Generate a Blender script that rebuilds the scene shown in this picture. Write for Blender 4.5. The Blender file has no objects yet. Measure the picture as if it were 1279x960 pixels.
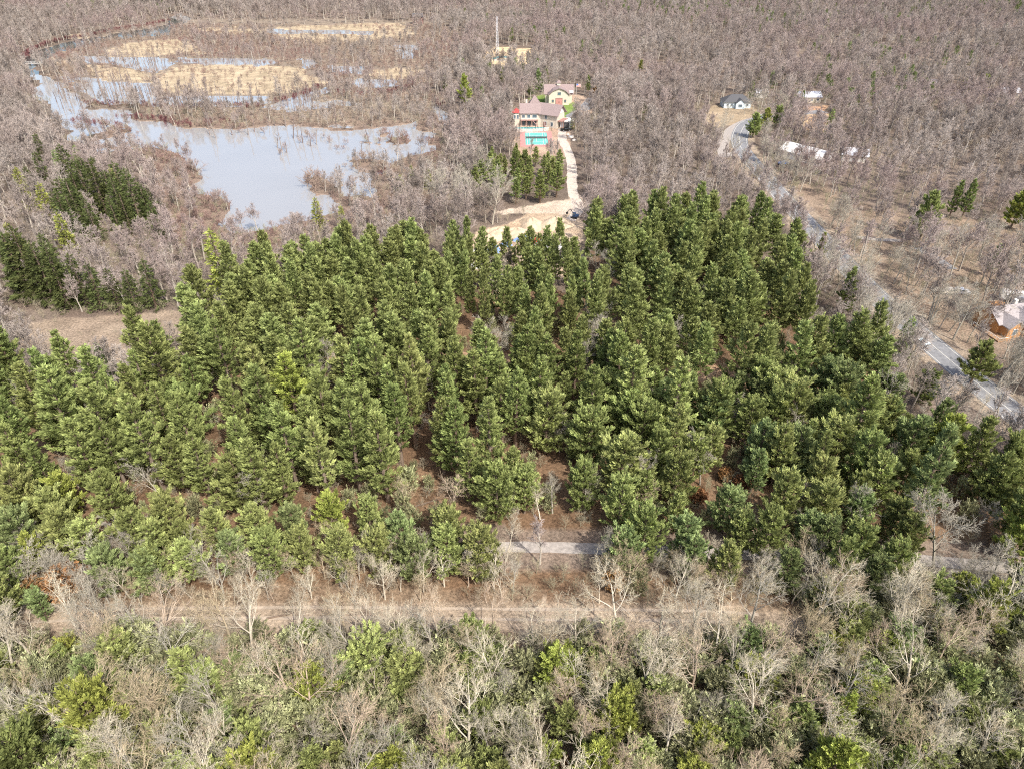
import bpy, math, random
import numpy as np
from mathutils import Vector
S = bpy.context.scene
COL = S.collection
R = math.radians
random.seed(7)
rng = np.random.default_rng(7)

# ---------------------------------------------------------------- camera, sky, sun
CAM_H, PITCH, FPX = 90.0, 35.0, 853.0
cam_d = bpy.data.cameras.new("camera"); cam = bpy.data.objects.new("camera", cam_d); COL.objects.link(cam)
cam_d.sensor_width = 36; cam_d.lens = 36 * FPX / 1279.0
cam_d.clip_start = 1; cam_d.clip_end = 30000
cam.location = (0, 0, CAM_H); cam.rotation_euler = (R(90 - PITCH), 0, 0)
S.camera = cam
SUN_EL, SUN_AZ = 50.0, 145.0      # azimuth clockwise from +Y: behind the camera, to its right
w = bpy.data.worlds.new("World"); S.world = w; w.use_nodes = True
nt = w.node_tree; nt.nodes.clear()
sky = nt.nodes.new('ShaderNodeTexSky'); sky.sky_type = 'NISHITA'; sky.sun_disc = False
sky.sun_elevation = R(SUN_EL); sky.sun_rotation = R(SUN_AZ); sky.air_density = .9; sky.dust_density = 3.6; sky.ozone_density = .8
bg = nt.nodes.new('ShaderNodeBackground'); bg.inputs[1].default_value = 0.15
wo = nt.nodes.new('ShaderNodeOutputWorld')
nt.links.new(sky.outputs[0], bg.inputs[0]); nt.links.new(bg.outputs[0], wo.inputs[0])
sd = bpy.data.lights.new("sun", 'SUN'); sd.energy = 3.1; sd.angle = R(0.6); sd.color = (1.0, 0.955, 0.875)
so = bpy.data.objects.new("sun", sd); COL.objects.link(so)
sv = Vector((math.sin(R(SUN_AZ)) * math.cos(R(SUN_EL)), math.cos(R(SUN_AZ)) * math.cos(R(SUN_EL)), math.sin(R(SUN_EL))))
so.rotation_euler = sv.to_track_quat('Z', 'Y').to_euler()
so.location = (0, -50, 200)
S.view_settings.view_transform = 'Standard'; S.view_settings.look = 'None'
S.view_settings.exposure = 0.83; S.view_settings.gamma = 1
S.render.filter_size = 1.1; S.cycles.pixel_filter_type = 'BLACKMAN_HARRIS'; S.cycles.filter_width = 1.1
S.cycles.use_denoising = False; S.cycles.max_bounces = 5; S.cycles.diffuse_bounces = 3; S.cycles.glossy_bounces = 2
S.cycles.transmission_bounces = 3; S.cycles.transparent_max_bounces = 4

cp, sp = math.cos(R(PITCH)), math.sin(R(PITCH))
def G(u, v, z=0.0):                # a place in the photograph -> the point at height z
    a, b = (u - 639.5) / FPX, (479.5 - v) / FPX
    d = (a, cp + b * sp, -sp + b * cp)
    t = (z - CAM_H) / d[2]
    return (d[0] * t, d[1] * t, z)
def GXY(pts): return np.array([G(u, v)[:2] for u, v in pts])
def PX(x, y, z=0.0):               # world -> photograph pixel
    x, y, z = np.asarray(x, float), np.asarray(y, float), np.asarray(z, float) - CAM_H
    f = y * cp - z * sp; q = y * sp + z * cp
    f = np.where(f < 1, 1, f)
    return 639.5 + FPX * x / f, 479.5 - FPX * q / f

# ---------------------------------------------------------------- noise and masks
_lat = np.random.default_rng(3).random((256, 256))
def vnoise(x, y, s, off=0):
    x = np.asarray(x, float) / s + 17.3 + off * 13.1; y = np.asarray(y, float) / s + 5.7 + off * 7.9
    xi, yi = np.floor(x).astype(int), np.floor(y).astype(int); fx, fy = x - xi, y - yi
    fx = fx * fx * (3 - 2 * fx); fy = fy * fy * (3 - 2 * fy)
    g = lambda a, b: _lat[a % 256, b % 256]
    return (g(xi, yi) * (1 - fx) + g(xi + 1, yi) * fx) * (1 - fy) + (g(xi, yi + 1) * (1 - fx) + g(xi + 1, yi + 1) * fx) * fy
def inpoly(P, x, y, warp=0.0, ws=14.0):
    x = np.asarray(x, float); y = np.asarray(y, float)
    if warp:
        wx = (vnoise(x, y, ws, 1) - .5) * 2 * warp + (vnoise(x, y, ws / 3, 2) - .5) * warp
        wy = (vnoise(x, y, ws, 3) - .5) * 2 * warp + (vnoise(x, y, ws / 3, 4) - .5) * warp
        x, y = x + wx, y + wy
    ins = np.zeros(x.shape, bool); n = len(P)
    for i in range(n):
        x0, y0 = P[i]; x1, y1 = P[(i + 1) % n]
        if y0 == y1: continue
        c = ((y0 > y) != (y1 > y)) & (x < (x1 - x0) * (y - y0) / (y1 - y0) + x0)
        ins ^= c
    return ins
def dist_line(L, x, y):
    x = np.asarray(x, float); y = np.asarray(y, float); best = np.full(x.shape, 1e9)
    for (x0, y0), (x1, y1) in zip(L[:-1], L[1:]):
        dx, dy = x1 - x0, y1 - y0; t = np.clip(((x - x0) * dx + (y - y0) * dy) / (dx * dx + dy * dy), 0, 1)
        best = np.minimum(best, np.hypot(x - x0 - t * dx, y - y0 - t * dy))
    return best

W_ = GXY
WATER = [W_(p) for p in [
    [(38,85),(60,97),(100,122),(150,138),(200,148),(232,158),(262,157),(300,160),(340,157),(400,160),(470,163),(500,156),(518,150),(520,160),(540,166),(536,184),(500,200),(476,222),(470,250),(440,246),(428,232),(404,262),(380,276),(300,292),(280,284),(272,266),(282,254),(240,236),(255,222),(245,205),(215,190),(200,180),(170,186),(150,188),(118,192),(92,172),(85,150),(70,140),(45,120)],
    [(24,72),(60,58),(100,49),(150,42),(212,31),(217,41),(165,47),(112,53),(66,67),(50,76),(46,88),(30,84)],
    [(104,68),(150,72),(196,72),(222,78),(196,90),(150,82),(112,78)],
    [(222,72),(330,74),(345,79),(318,82),(235,79)],
    [(74,94),(118,96),(182,106),(204,132),(140,131),(104,116)],
    [(200,119),(330,118),(330,128),(300,136),(210,133)],
    [(318,142),(345,126),(402,108),(410,112),(356,140)],
    [(448,98),(492,99),(490,108),(452,108)],
    [(496,54),(517,58),(515,73),(498,72)],
    [(372,74),(388,74),(392,84),(374,86)], [(404,82),(450,84),(446,92),(404,90)],
    [(360,126),(450,124),(446,158),(362,158)],
    [(225,16),(238,24),(218,34),(208,28)], [(330,36),(470,38),(470,42),(330,40)],
    [(545,130),(568,148),(560,156),(544,142)],
]]
ISLAND = [W_(p) for p in [
    [(376,226),(400,220),(418,228),(412,244),(384,244)], [(440,202),(462,196),(488,200),(486,214),(448,212)],
    [(150,143),(200,143),(260,150),(262,157),(232,161),(190,152)], [(268,140),(330,142),(440,146),(515,132),(512,150),(440,158),(300,151)],
    [(60,92),(110,101),(96,104)], [(362,140),(450,128),(446,150),(380,156)],
    [(106,128),(180,133),(330,133),(380,140),(330,144),(240,139),(120,136)],
    [(100,170),(150,158),(165,162),(150,170),(112,176)], [(100,176),(175,184),(150,186),(110,184)],
    [(453,174),(462,174),(462,178),(453,178)], [(470,176),(480,176),(480,179),(470,179)], [(488,170),(512,168),(512,180),(490,180)],
    [(472,164),(486,163),(486,168),(474,168)],
]]
TANS = [W_(p) for p in [
    [(128,62),(150,54),(200,48),(240,54),(255,66),(190,72),(140,69)], [(70,75),(112,72),(108,76),(72,79)],
    [(186,88),(220,80),(300,80),(360,82),(400,90),(420,104),(340,118),(200,117)], [(468,84),(520,86),(516,98),(472,95)],
    [(340,34),(500,28),(520,44),(470,52),(350,50)], [(80,50),(100,42),(110,46)], [(105,80),(170,90),(200,112),(130,100)],
    [(250,34),(330,36),(470,40),(470,46),(250,40)],
]]
WETBROWN = W_([(60,60),(210,22),(560,26),(580,70),(545,110),(560,160),(500,170),(400,165),(200,150),(60,110)])
LAKESIDE = W_([(85,150),(560,150),(560,240),(470,270),(330,330),(200,300),(180,200)])
FIELD = W_([(34,400),(90,392),(170,386),(250,392),(260,420),(240,462),(150,474),(60,468),(38,440)])
PIT = W_([(598,290),(632,278),(660,266),(715,260),(730,275),(728,330),(705,350),(600,352),(578,335),(584,306)])
PITROAD = W_([(610,262),(700,250),(722,240),(730,262),(640,270)])
MIDTRAIL = W_([(420,440),(560,452),(700,450),(820,462),(930,470),(1060,450)])
TRACK_G = W_([(560,684),(640,682),(740,684),(900,690),(1100,696),(1240,706),(1400,722)])
DIRT = W_([(-120,780),(30,774),(140,770),(430,768),(620,770),(860,772),(1000,780),(1130,792),(1400,812)])
RUTS = W_([(-120,780),(30,774),(140,770),(430,768),(620,770),(860,772),(950,777)])
ROADL = W_([(905,196),(903,180),(912,163),(930,152),(946,148)])
ROAD = W_([(962,143),(946,149),(932,155),(925,166),(924,180),(934,196),(954,218),(975,243),(1000,270),(1032,304),(1075,350),(1110,384),(1146,415),(1190,452),(1250,502),(1330,565),(1420,640)])
DRIVE = W_([(702,160),(703,175),(712,195),(714,215),(716,240),(722,262),(712,275)])
RIGHTOPEN = W_([(950,205),(1000,225),(1080,262),(1180,268),(1300,268),(1300,470),(1200,455),(1110,372),(1040,300),(985,250)])
ESTATE = W_([(640,158),(648,138),(684,122),(720,118),(742,122),(744,140),(716,152),(712,162),(712,182),(704,199),(648,199),(636,168)])
LAWN = W_([(662,122),(684,116),(720,130),(722,140),(706,150),(668,152)])
TOWERCLR = W_([(596,64),(625,58),(676,60),(668,72),(648,82),(612,80),(600,70)])
HOUSE2 = W_([(882,140),(892,132),(940,130),(944,140),(920,154),(900,160),(888,152)])
HOUSE3 = W_([(1004,132),(1036,132),(1036,168),(1000,160)])
PINES = W_([(-130,430),(20,468),(45,520),(100,514),(240,502),(262,440),(262,392),(330,372),(420,352),(480,340),(525,340),(560,356),(600,364),(705,362),(724,330),(740,312),(820,304),(900,298),(952,318),(985,350),(1018,400),(1042,445),(1085,468),(1105,505),(1150,540),(1200,570),(1300,620),(1300,640),(1240,690),(1110,700),(1090,745),(980,742),(900,720),(860,705),(730,690),(640,705),(600,718),(400,722),(200,728),(0,725),(-130,720)])
GAPS = [W_(p) for p in [
    [(500,600),(545,585),(570,610),(600,650),(560,690),(515,690),(500,640)], [(860,610),(905,600),(915,640),(870,650)],
    [(655,662),(745,662),(745,700),(655,700)], [(726,350),(768,350),(764,430),(730,430)], [(930,452),(1060,440),(1075,470),(960,486)],
    [(400,470),(430,470),(430,500),(400,500)], [(215,640),(265,620),(290,640),(265,660)], [(560,448),(620,448),(620,470),(560,470)],
    [(670,455),(790,452),(800,480),(700,476)], [(560,610),(580,600),(590,630),(570,640)], [(1120,660),(1180,650),(1190,690),(1120,690)],
    [(0,560),(40,560),(30,600),(-10,600)], [(640,585),(720,575),(720,630),(650,635)]]]
PINE2 = W_([(600,205),(650,200),(700,212),(706,250),(640,262),(600,255),(560,262),(560,250),(598,235)])
HEM = W_([(10,245),(60,228),(110,240),(190,262),(205,300),(150,300),(110,320),(90,400),(30,400),(20,330)])

def cover(x, y):
    """albedo of what lies on the ground"""
    n1 = vnoise(x, y, 30, 5)[:, None]; n2 = vnoise(x, y, 7, 6)[:, None]; n3 = vnoise(x, y, 2.6, 7)[:, None]
    mix = lambda a, b, t: np.array(a) * (1 - t) + np.array(b) * t
    c = mix((.13, .098, .078), (.20, .160, .128), n2) * (0.8 + 0.4 * n1)                     # grey brown woodland floor
    def put(m, a, b, n):
        c[m] = mix(a, b, n)[m]
    rust = inpoly(PINES, x, y, 4) | (y < 100)
    put(rust, (.130, .080, .050), (.220, .145, .090), n2 * .6 + n3 * .4)
    put(y < 68 + 4 * n2[:, 0], (.17, .125, .085), (.25, .195, .14), n2 * .5 + n3 * .5)
    put(inpoly(RIGHTOPEN, x, y, 6), (.29, .225, .165), (.21, .155, .115), np.clip(n2 * .7 + n1 * .4, 0, 1))
    put(inpoly(WETBROWN, x, y, 8), (.185, .15, .125), (.27, .22, .165), n2)
    put(inpoly(LAKESIDE, x, y, 5), (.175, .13, .105), (.25, .19, .145), n2)
    for t in TANS: put(inpoly(t, x, y, 11), (.43, .345, .235), (.31, .25, .17), n2)
    put(inpoly(FIELD, x, y, 3), (.235, .18, .135), (.295, .235, .175), n2)
    put(inpoly(PIT, x, y, 2), (.44, .345, .25), (.36, .265, .18), n2); put(inpoly(PITROAD, x, y, 3), (.50, .42, .34), (.4, .31, .23), n2)
    put(dist_line(MIDTRAIL, x, y) < 2.6 + 3 * n2[:, 0], (.42, .29, .19), (.30, .19, .115), n3)
    d = dist_line(DIRT, x, y)
    put(d < 5.5 + 4 * (n2[:, 0] - .5), (.24, .175, .12), (.175, .12, .078), n3)
    put((d < (2.1 + 1.4 * n3[:, 0]) * np.where(x > 42, .45, 1)), (.36, .285, .21), (.29, .225, .165), np.clip(.5 + .5 * np.sin(dist_line(DIRT + [[0, 40]], x, y) * 3.2)[:, None] * n2, 0, 1))
    dg = dist_line(TRACK_G, x, y)
    put(dg < 4 + 2 * n2[:, 0], (.23, .18, .14), (.175, .13, .10), n3)
    dr = dist_line(ROAD, x, y)
    put(dr < 5.5 + 2.5 * n2[:, 0], (.33, .27, .205), (.27, .21, .155), n2)
    put(inpoly(ESTATE, x, y, 1), (.33, .23, .17), (.40, .30, .22), n2)
    put(inpoly(LAWN, x, y, 1.5), (.14, .21, .055), (.20, .25, .08), n2)
    put(inpoly(TOWERCLR, x, y, 3), (.60, .45, .26), (.45, .36, .24), n2)
    put(inpoly(HOUSE2, x, y, 3), (.34, .265, .18), (.28, .22, .15), n2); put(inpoly(HOUSE3, x, y, 3), (.40, .24, .15), (.48, .38, .22), n2)
    return np.clip(c, 0, 1)
def in_water(x, y):
    m = np.zeros(np.shape(x), bool)
    for p in WATER: m |= inpoly(p, x, y, 4.5, 18)
    for p in ISLAND: m &= ~inpoly(p, x, y, 3.5, 9)
    return m

# ---------------------------------------------------------------- object helpers
def tag(o, label=None, cat=None, group=None, kind=None):
    if label: o['label'] = label
    if cat: o['category'] = cat
    if group: o['group'] = group
    if kind: o['kind'] = kind
    return o
def empty(name, loc, rz=0.0):
    o = bpy.data.objects.new(name, None); COL.objects.link(o)
    o.location = loc; o.rotation_euler = (0, 0, rz); o.empty_display_size = .5
    return o
def mesh_np(name, V, loops, starts, mats, midx=None, smooth=False):
    me = bpy.data.meshes.new(name)
    me.vertices.add(len(V)); me.vertices.foreach_set('co', np.asarray(V, np.float32).ravel())
    me.loops.add(len(loops)); me.loops.foreach_set('vertex_index', np.asarray(loops, np.int32))
    me.polygons.add(len(starts)); me.polygons.foreach_set('loop_start', np.asarray(starts, np.int32))
    if midx is not None: me.polygons.foreach_set('material_index', np.asarray(midx, np.int32))
    me.update(calc_edges=True)
    me.polygons.foreach_set('use_smooth', np.full(len(starts), smooth))
    for m in (mats if isinstance(mats, (list, tuple)) else [mats]): me.materials.append(m)
    return me
def link(name, me, parent=None):
    o = bpy.data.objects.new(name, me); COL.objects.link(o)
    if parent: o.parent = parent
    return o
class MB:
    """collects solid shapes for one mesh object"""
    def __init__(s): s.v = []; s.f = []; s.m = []
    def add(s, vs, fs, m=0):
        b = len(s.v); s.v += [tuple(p) for p in vs]; s.f += [tuple(i + b for i in f) for f in fs]; s.m += [m] * len(fs); return s
    def box(s, x0, y0, z0, x1, y1, z1, m=0):
        v = [(x0,y0,z0),(x1,y0,z0),(x1,y1,z0),(x0,y1,z0),(x0,y0,z1),(x1,y0,z1),(x1,y1,z1),(x0,y1,z1)]
        return s.add(v, [(0,3,2,1),(4,5,6,7),(0,1,5,4),(1,2,6,5),(2,3,7,6),(3,0,4,7)], m)
    def prism(s, prof, axis, a, b, m=0):
        """profile (p,q) pushed along axis from a to b; axis 'y': p=x,q=z; 'x': p=y,q=z; 'z': p=x,q=y"""
        n = len(prof); mk = {'y': lambda p, q, t: (p, t, q), 'x': lambda p, q, t: (t, p, q), 'z': lambda p, q, t: (p, q, t)}[axis]
        v = [mk(p, q, a) for p, q in prof] + [mk(p, q, b) for p, q in prof]
        fs = [tuple(range(n)), tuple(range(2 * n - 1, n - 1, -1))] + [(i, i + n, (i + 1) % n + n, (i + 1) % n) for i in range(n)]
        return s.add(v, fs, m)
    def rod(s, p0, p1, r0, r1=None, k=8, m=0):
        r1 = r0 if r1 is None else r1; p0, p1 = Vector(p0), Vector(p1); d = (p1 - p0).normalized()
        a = d.orthogonal().normalized(); b = d.cross(a); v = []
        for p, r in ((p0, r0), (p1, r1)):
            v += [p + (a * math.cos(2*math.pi*i/k) + b * math.sin(2*math.pi*i/k)) * r for i in range(k)]
        return s.add(v, [tuple(range(k))[::-1], tuple(range(k, 2*k))] + [(i, (i+1)%k, (i+1)%k+k, i+k) for i in range(k)], m)
    def build(s, name, mats, parent=None, bevel=0):
        me = bpy.data.meshes.new(name); me.from_pydata(s.v, [], s.f)
        for m in (mats if isinstance(mats, (list, tuple)) else [mats]): me.materials.append(m)
        me.polygons.foreach_set('material_index', s.m); me.update()
        import bmesh
        bm = bmesh.new(); bm.from_mesh(me); bmesh.ops.recalc_face_normals(bm, faces=bm.faces[:])
        if bevel: bmesh.ops.bevel(bm, geom=bm.edges[:], offset=bevel, segments=2, affect='EDGES', clamp_overlap=True)
        bm.to_mesh(me); bm.free()
        return link(name, me, parent)

# ---------------------------------------------------------------- materials
def newmat(name):
    m = bpy.data.materials.new(name); m.use_nodes = True; t = m.node_tree; t.nodes.clear()
    return m, t, (lambda k, **kw: _nd(t, k, kw)), t.links.new
def _nd(t, k, kw):
    n = t.nodes.new('ShaderNode' + k)
    for a, b in kw.items(): setattr(n, a, b)
    return n
def paint(name, col, rough=.7, var=.12, scale=3.0, metal=0.0, spec=.3, bump=0.0):
    m, t, N, L = newmat(name)
    tc = N('TexCoord'); nz = N('TexNoise'); nz.inputs['Scale'].default_value = scale; nz.inputs['Detail'].default_value = 4
    L(tc.outputs['Object'], nz.inputs['Vector'])
    mr = N('MapRange'); mr.inputs[1].default_value = .3; mr.inputs[2].default_value = .7; mr.inputs[3].default_value = 1 - var; mr.inputs[4].default_value = 1 + var
    L(nz.outputs['Fac'], mr.inputs[0])
    mx = N('Mix', data_type='RGBA', blend_type='MULTIPLY'); mx.inputs[0].default_value = 1; mx.inputs[6].default_value = (*col, 1)
    L(mr.outputs[0], mx.inputs[7]); p = N('BsdfPrincipled'); L(mx.outputs[2], p.inputs['Base Color'])
    p.inputs['Roughness'].default_value = rough; p.inputs['Metallic'].default_value = metal; p.inputs['Specular IOR Level'].default_value = spec
    if bump:
        b = N('Bump'); b.inputs['Strength'].default_value = bump; b.inputs['Distance'].default_value = .05; L(nz.outputs['Fac'], b.inputs['Height']); L(b.outputs[0], p.inputs['Normal'])
    o = N('OutputMaterial'); L(p.outputs[0], o.inputs[0]); return m
def foliage(name, tint, transl=.2, rand=.14, objcol=True):
    """needle or leaf material: per-object tint, each clump its own tone"""
    m, t, N, L = newmat(name)
    oi = N('ObjectInfo'); at = N('Attribute', attribute_name='tone')
    mx = N('Mix', data_type='RGBA', blend_type='MULTIPLY'); mx.inputs[0].default_value = 1
    mx.inputs[6].default_value = (*tint, 1)
    if objcol: L(oi.outputs['Color'], mx.inputs[7])
    else: mx.inputs[7].default_value = (1, 1, 1, 1)
    hs = N('HueSaturation'); hs.inputs['Saturation'].default_value = 1.0
    L(mx.outputs[2], hs.inputs['Color'])
    a = N('Math', operation='MULTIPLY_ADD'); a.inputs[1].default_value = .022; a.inputs[2].default_value = .489; L(oi.outputs['Random'], a.inputs[0]); L(a.outputs[0], hs.inputs['Hue'])
    b = N('Math', operation='MULTIPLY_ADD'); b.inputs[1].default_value = 2 * rand; b.inputs[2].default_value = 1 - rand; L(oi.outputs['Random'], b.inputs[0])
    c = N('Math', operation='MULTIPLY_ADD'); c.inputs[1].default_value = 1.1; c.inputs[2].default_value = .5; L(at.outputs['Fac'], c.inputs[0])
    d = N('Math', operation='MULTIPLY'); L(b.outputs[0], d.inputs[0]); L(c.outputs[0], d.inputs[1]); L(d.outputs[0], hs.inputs['Value'])
    df = N('BsdfDiffuse'); tr = N('BsdfTranslucent'); L(hs.outputs[0], df.inputs[0]); L(hs.outputs[0], tr.inputs[0])
    ms = N('MixShader'); ms.inputs[0].default_value = transl; L(df.outputs[0], ms.inputs[1]); L(tr.outputs[0], ms.inputs[2])
    o = N('OutputMaterial'); L(ms.outputs[0], o.inputs[0]); return m
def bark(name, c1, c2, objcol=False, c3=None):
    """bark: each tree between two tones; c3: a third tone that drifts over the land"""
    m, t, N, L = newmat(name)
    oi = N('ObjectInfo'); mx = N('Mix', data_type='RGBA'); mx.inputs[6].default_value = (*c1, 1); mx.inputs[7].default_value = (*c2, 1)
    L(oi.outputs['Random'], mx.inputs[0]); out = mx.outputs[2]
    if c3:
        nz = N('TexNoise'); nz.inputs['Scale'].default_value = .012; nz.inputs['Detail'].default_value = 3; L(oi.outputs['Location'], nz.inputs['Vector'])
        mr = N('MapRange'); mr.inputs[1].default_value = .42; mr.inputs[2].default_value = .62; L(nz.outputs['Fac'], mr.inputs[0])
        m3 = N('Mix', data_type='RGBA'); L(mr.outputs[0], m3.inputs[0]); L(out, m3.inputs[6]); m3.inputs[7].default_value = (*c3, 1); mr.inputs[4].default_value = .7; out = m3.outputs[2]
    if objcol:
        m2 = N('Mix', data_type='RGBA', blend_type='MULTIPLY'); m2.inputs[0].default_value = 1; L(out, m2.inputs[6]); L(oi.outputs['Color'], m2.inputs[7]); out = m2.outputs[2]
    d = N('BsdfDiffuse'); L(out, d.inputs[0]); o = N('OutputMaterial'); L(d.outputs[0], o.inputs[0]); return m

M_pine = foliage('pine_needles', (.285, .318, .120)); M_pinefar = foliage('far_pine_needles', (.185, .225, .088), objcol=False)
M_under = foliage('undergrowth_needles', (.33, .335, .185), rand=.35, objcol=False); M_pinef = foliage('stand_pine_needles', (.264, .298, .112), objcol=False); M_pbark = bark('pine_bark', (.16, .115, .085), (.24, .19, .15))
M_bark = bark('pale_bark', (.54, .495, .41), (.46, .41, .33), objcol=True)
M_twig = bark('olive_grey_twigs', (.44, .395, .29), (.37, .325, .24), objcol=True); M_barkn = bark('grey_bark', (.42, .385, .315), (.34, .31, .25)); M_trunkfar = bark('far_trunk', (.34, .30, .25), (.47, .43, .37)); M_barkfar = bark('far_bark', (.235, .198, .172), (.415, .365, .325), c3=(.345, .268, .25))
M_wet = bark('wetland_twigs', (.27, .20, .165), (.36, .29, .225), c3=(.24, .145, .135))
M_brush = bark('brush_twigs', (.33, .27, .205), (.40, .36, .27), c3=(.29, .29, .17))
M_leafy = foliage('dry_oak_leaves', (.27, .165, .085), .2)
M_snag = bark('weathered_wood', (.30, .26, .23), (.17, .13, .12))

m, t, N, L = newmat('forest_floor'); M_ground = m
vc = N('VertexColor', layer_name='cover'); geo = N('NewGeometry')
n1 = N('TexNoise'); n1.inputs['Scale'].default_value = 1.7; n1.inputs['Detail'].default_value = 7; n1.inputs['Roughness'].default_value = .7; L(geo.outputs['Position'], n1.inputs['Vector'])
mr = N('MapRange'); mr.inputs[1].default_value = .3; mr.inputs[2].default_value = .7; mr.inputs[3].default_value = .45; mr.inputs[4].default_value = 1.6; L(n1.outputs['Fac'], mr.inputs[0])
n2 = N('TexNoise'); n2.inputs['Scale'].default_value = .17; n2.inputs['Detail'].default_value = 5; L(geo.outputs['Position'], n2.inputs['Vector'])
mr2 = N('MapRange'); mr2.inputs[1].default_value = .35; mr2.inputs[2].default_value = .65; mr2.inputs[3].default_value = .82; mr2.inputs[4].default_value = 1.16; L(n2.outputs['Fac'], mr2.inputs[0])
mm = N('Math', operation='MULTIPLY'); L(mr.outputs[0], mm.inputs[0]); L(mr2.outputs[0], mm.inputs[1])
mx = N('Mix', data_type='RGBA', blend_type='MULTIPLY'); mx.inputs[0].default_value = 1; L(vc.outputs[0], mx.inputs[6]); L(mm.outputs[0], mx.inputs[7])
df = N('BsdfDiffuse'); L(mx.outputs[2], df.inputs[0]); bp = N('Bump'); bp.inputs['Strength'].default_value = .7; bp.inputs['Distance'].default_value = .25; L(n1.outputs['Fac'], bp.inputs['Height']); L(bp.outputs[0], df.inputs['Normal'])
o = N('OutputMaterial'); L(df.outputs[0], o.inputs[0])

m, t, N, L = newmat('lake_water'); M_water = m
geo = N('NewGeometry'); n1 = N('TexNoise'); n1.inputs['Scale'].default_value = .9; n1.inputs['Detail'].default_value = 4; L(geo.outputs['Position'], n1.inputs['Vector'])
n2 = N('TexNoise'); n2.inputs['Scale'].default_value = .03; n2.inputs['Detail'].default_value = 3; L(geo.outputs['Position'], n2.inputs['Vector'])
cr = N('Mix', data_type='RGBA'); cr.inputs[6].default_value = (.275, .27, .262, 1); cr.inputs[7].default_value = (.335, .33, .32, 1); L(n2.outputs['Fac'], cr.inputs[0])
p = N('BsdfPrincipled'); L(cr.outputs[2], p.inputs['Base Color']); p.inputs['Roughness'].default_value = .06; p.inputs['IOR'].default_value = 2.0
bp = N('Bump'); bp.inputs['Strength'].default_value = .12; bp.inputs['Distance'].default_value = .05; L(n1.outputs['Fac'], bp.inputs['Height']); L(bp.outputs[0], p.inputs['Normal'])
o = N('OutputMaterial'); L(p.outputs[0], o.inputs[0])

M_asphalt = paint('asphalt', (.215, .215, .22), .85, .18, .8); M_gravel = paint('pale_gravel', (.33, .295, .265), .95, .25, 1.5, bump=.6)
M_sanddrive = paint('sandy_drive', (.50, .43, .36), .95, .15, .6); M_line = paint('road_line', (.55, .53, .47), .7); M_sand = paint('heaped_sand', (.48, .375, .265), .95, .2, .7, bump=.5)
M_white = paint('white_paint', (.70, .69, .66), .5, .04); M_cream = paint('cream_siding', (.58, .52, .43), .7, .06); M_mauve = paint('mauve_shingles', (.26, .20, .19), .85, .18, 2.5)
M_trim = paint('brown_trim', (.30, .17, .15), .6); M_dark = paint('dark_opening', (.03, .03, .035), .3); M_glass = paint('window_glass', (.10, .14, .17), .08, .1, 1, spec=.8)
M_red = paint('red_roof', (.42, .06, .055), .5); M_teal = paint('teal_cover', (.05, .30, .30), .5); M_courtg = paint('court_green', (.13, .42, .37), .7, .08, .5); M_courtr = paint('court_red', (.48, .23, .21), .7, .08, .5)
M_rut = paint('dry_rut', (.38, .31, .24), .95, .25, .6); M_stone = paint('pale_stone', (.55, .51, .46), .85, .2, 1.2); M_orange = paint('orange_siding', (.52, .27, .11), .7, .12, 3); M_grey = paint('grey_shingles', (.33, .30, .30), .9, .2, 3)
M_blue = paint('blue_paint', (.10, .22, .58), .5); M_tarp = paint('blue_tarp', (.22, .33, .62), .5, .2, 1.2); M_pale = paint('pale_metal', (.66, .67, .70), .4, .1, metal=.2)
M_navy = paint('navy_paint', (.04, .07, .14), .5); M_black = paint('black_rubber', (.03, .03, .03), .8); M_slate = paint('slate_roof', (.085, .085, .09), .8, .15, 3); M_bwhite = paint('bluish_siding', (.56, .66, .70), .6); M_yellow = paint('machine_yellow', (.75, .45, .05), .5)
M_wood = paint('brown_wood', (.30, .19, .11), .8, .2, 3); M_redp = paint('red_paint', (.6, .10, .06), .5)

# ---------------------------------------------------------------- ground, water, roads
def build_ground():
    ys = [8.0]
    while ys[-1] < 1400:
        y = ys[-1]; D2 = y * y + CAM_H ** 2
        ys.append(y + min(max(1.3, D2 / (CAM_H * FPX) * (1.15 if y > 190 else 2.2)), 12))
    ys += [1600, 2000, 2600, 3600, 5500, 9000]
    ys = np.array(ys); nc = 620
    tt = np.linspace(-1, 1, nc); tt = np.sign(tt) * (np.abs(tt) * .9 + .1 * np.abs(tt) ** 6 * 6)
    X = tt[None, :] * (ys[:, None] * .80 + 62); Y = np.repeat(ys[:, None], nc, 1)
    x, y = X.ravel(), Y.ravel()
    z = np.where(in_water(x, y), -1.0, 0.0)
    V = np.stack([x, y, z], 1); nr = len(ys)
    # skirt behind the camera
    i = np.arange(nr - 1)[:, None] * nc + np.arange(nc - 1)[None, :]
    Q = np.stack([i, i + 1, i + nc + 1, i + nc], -1).reshape(-1, 4)
    b = len(V); V = np.vstack([V, [[-9000, -3000, 0], [9000, -3000, 0], [V[nc-1][0], 8, 0], [V[0][0], 8, 0], [-9000, 9000, 0], [9000, 9000, 0]]])
    loops = np.concatenate([Q.ravel(), [b, b+1, nc-1, 0]])
    left = [b] + [0] + [k * nc for k in range(1, nr)] + [b + 4]; right = [b + 1, b + 5] + [k * nc + nc - 1 for k in range(nr - 1, -1, -1)]
    starts = list(range(0, len(Q) * 4 + 4, 4)); n = len(loops)
    starts += [n]; n += len(left); starts += [n]
    loops = np.concatenate([loops, left, right])
    me = mesh_np('ground', V, loops, starts, M_ground)
    col = np.ones((len(V), 4), np.float32); col[:b, :3] = cover(x, y); col[b:, :3] = (.24, .18, .14)
    a = me.color_attributes.new('cover', 'FLOAT_COLOR', 'POINT'); a.data.foreach_set('color', col.ravel())
    return tag(link('ground', me), kind='structure')
build_ground()
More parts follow.
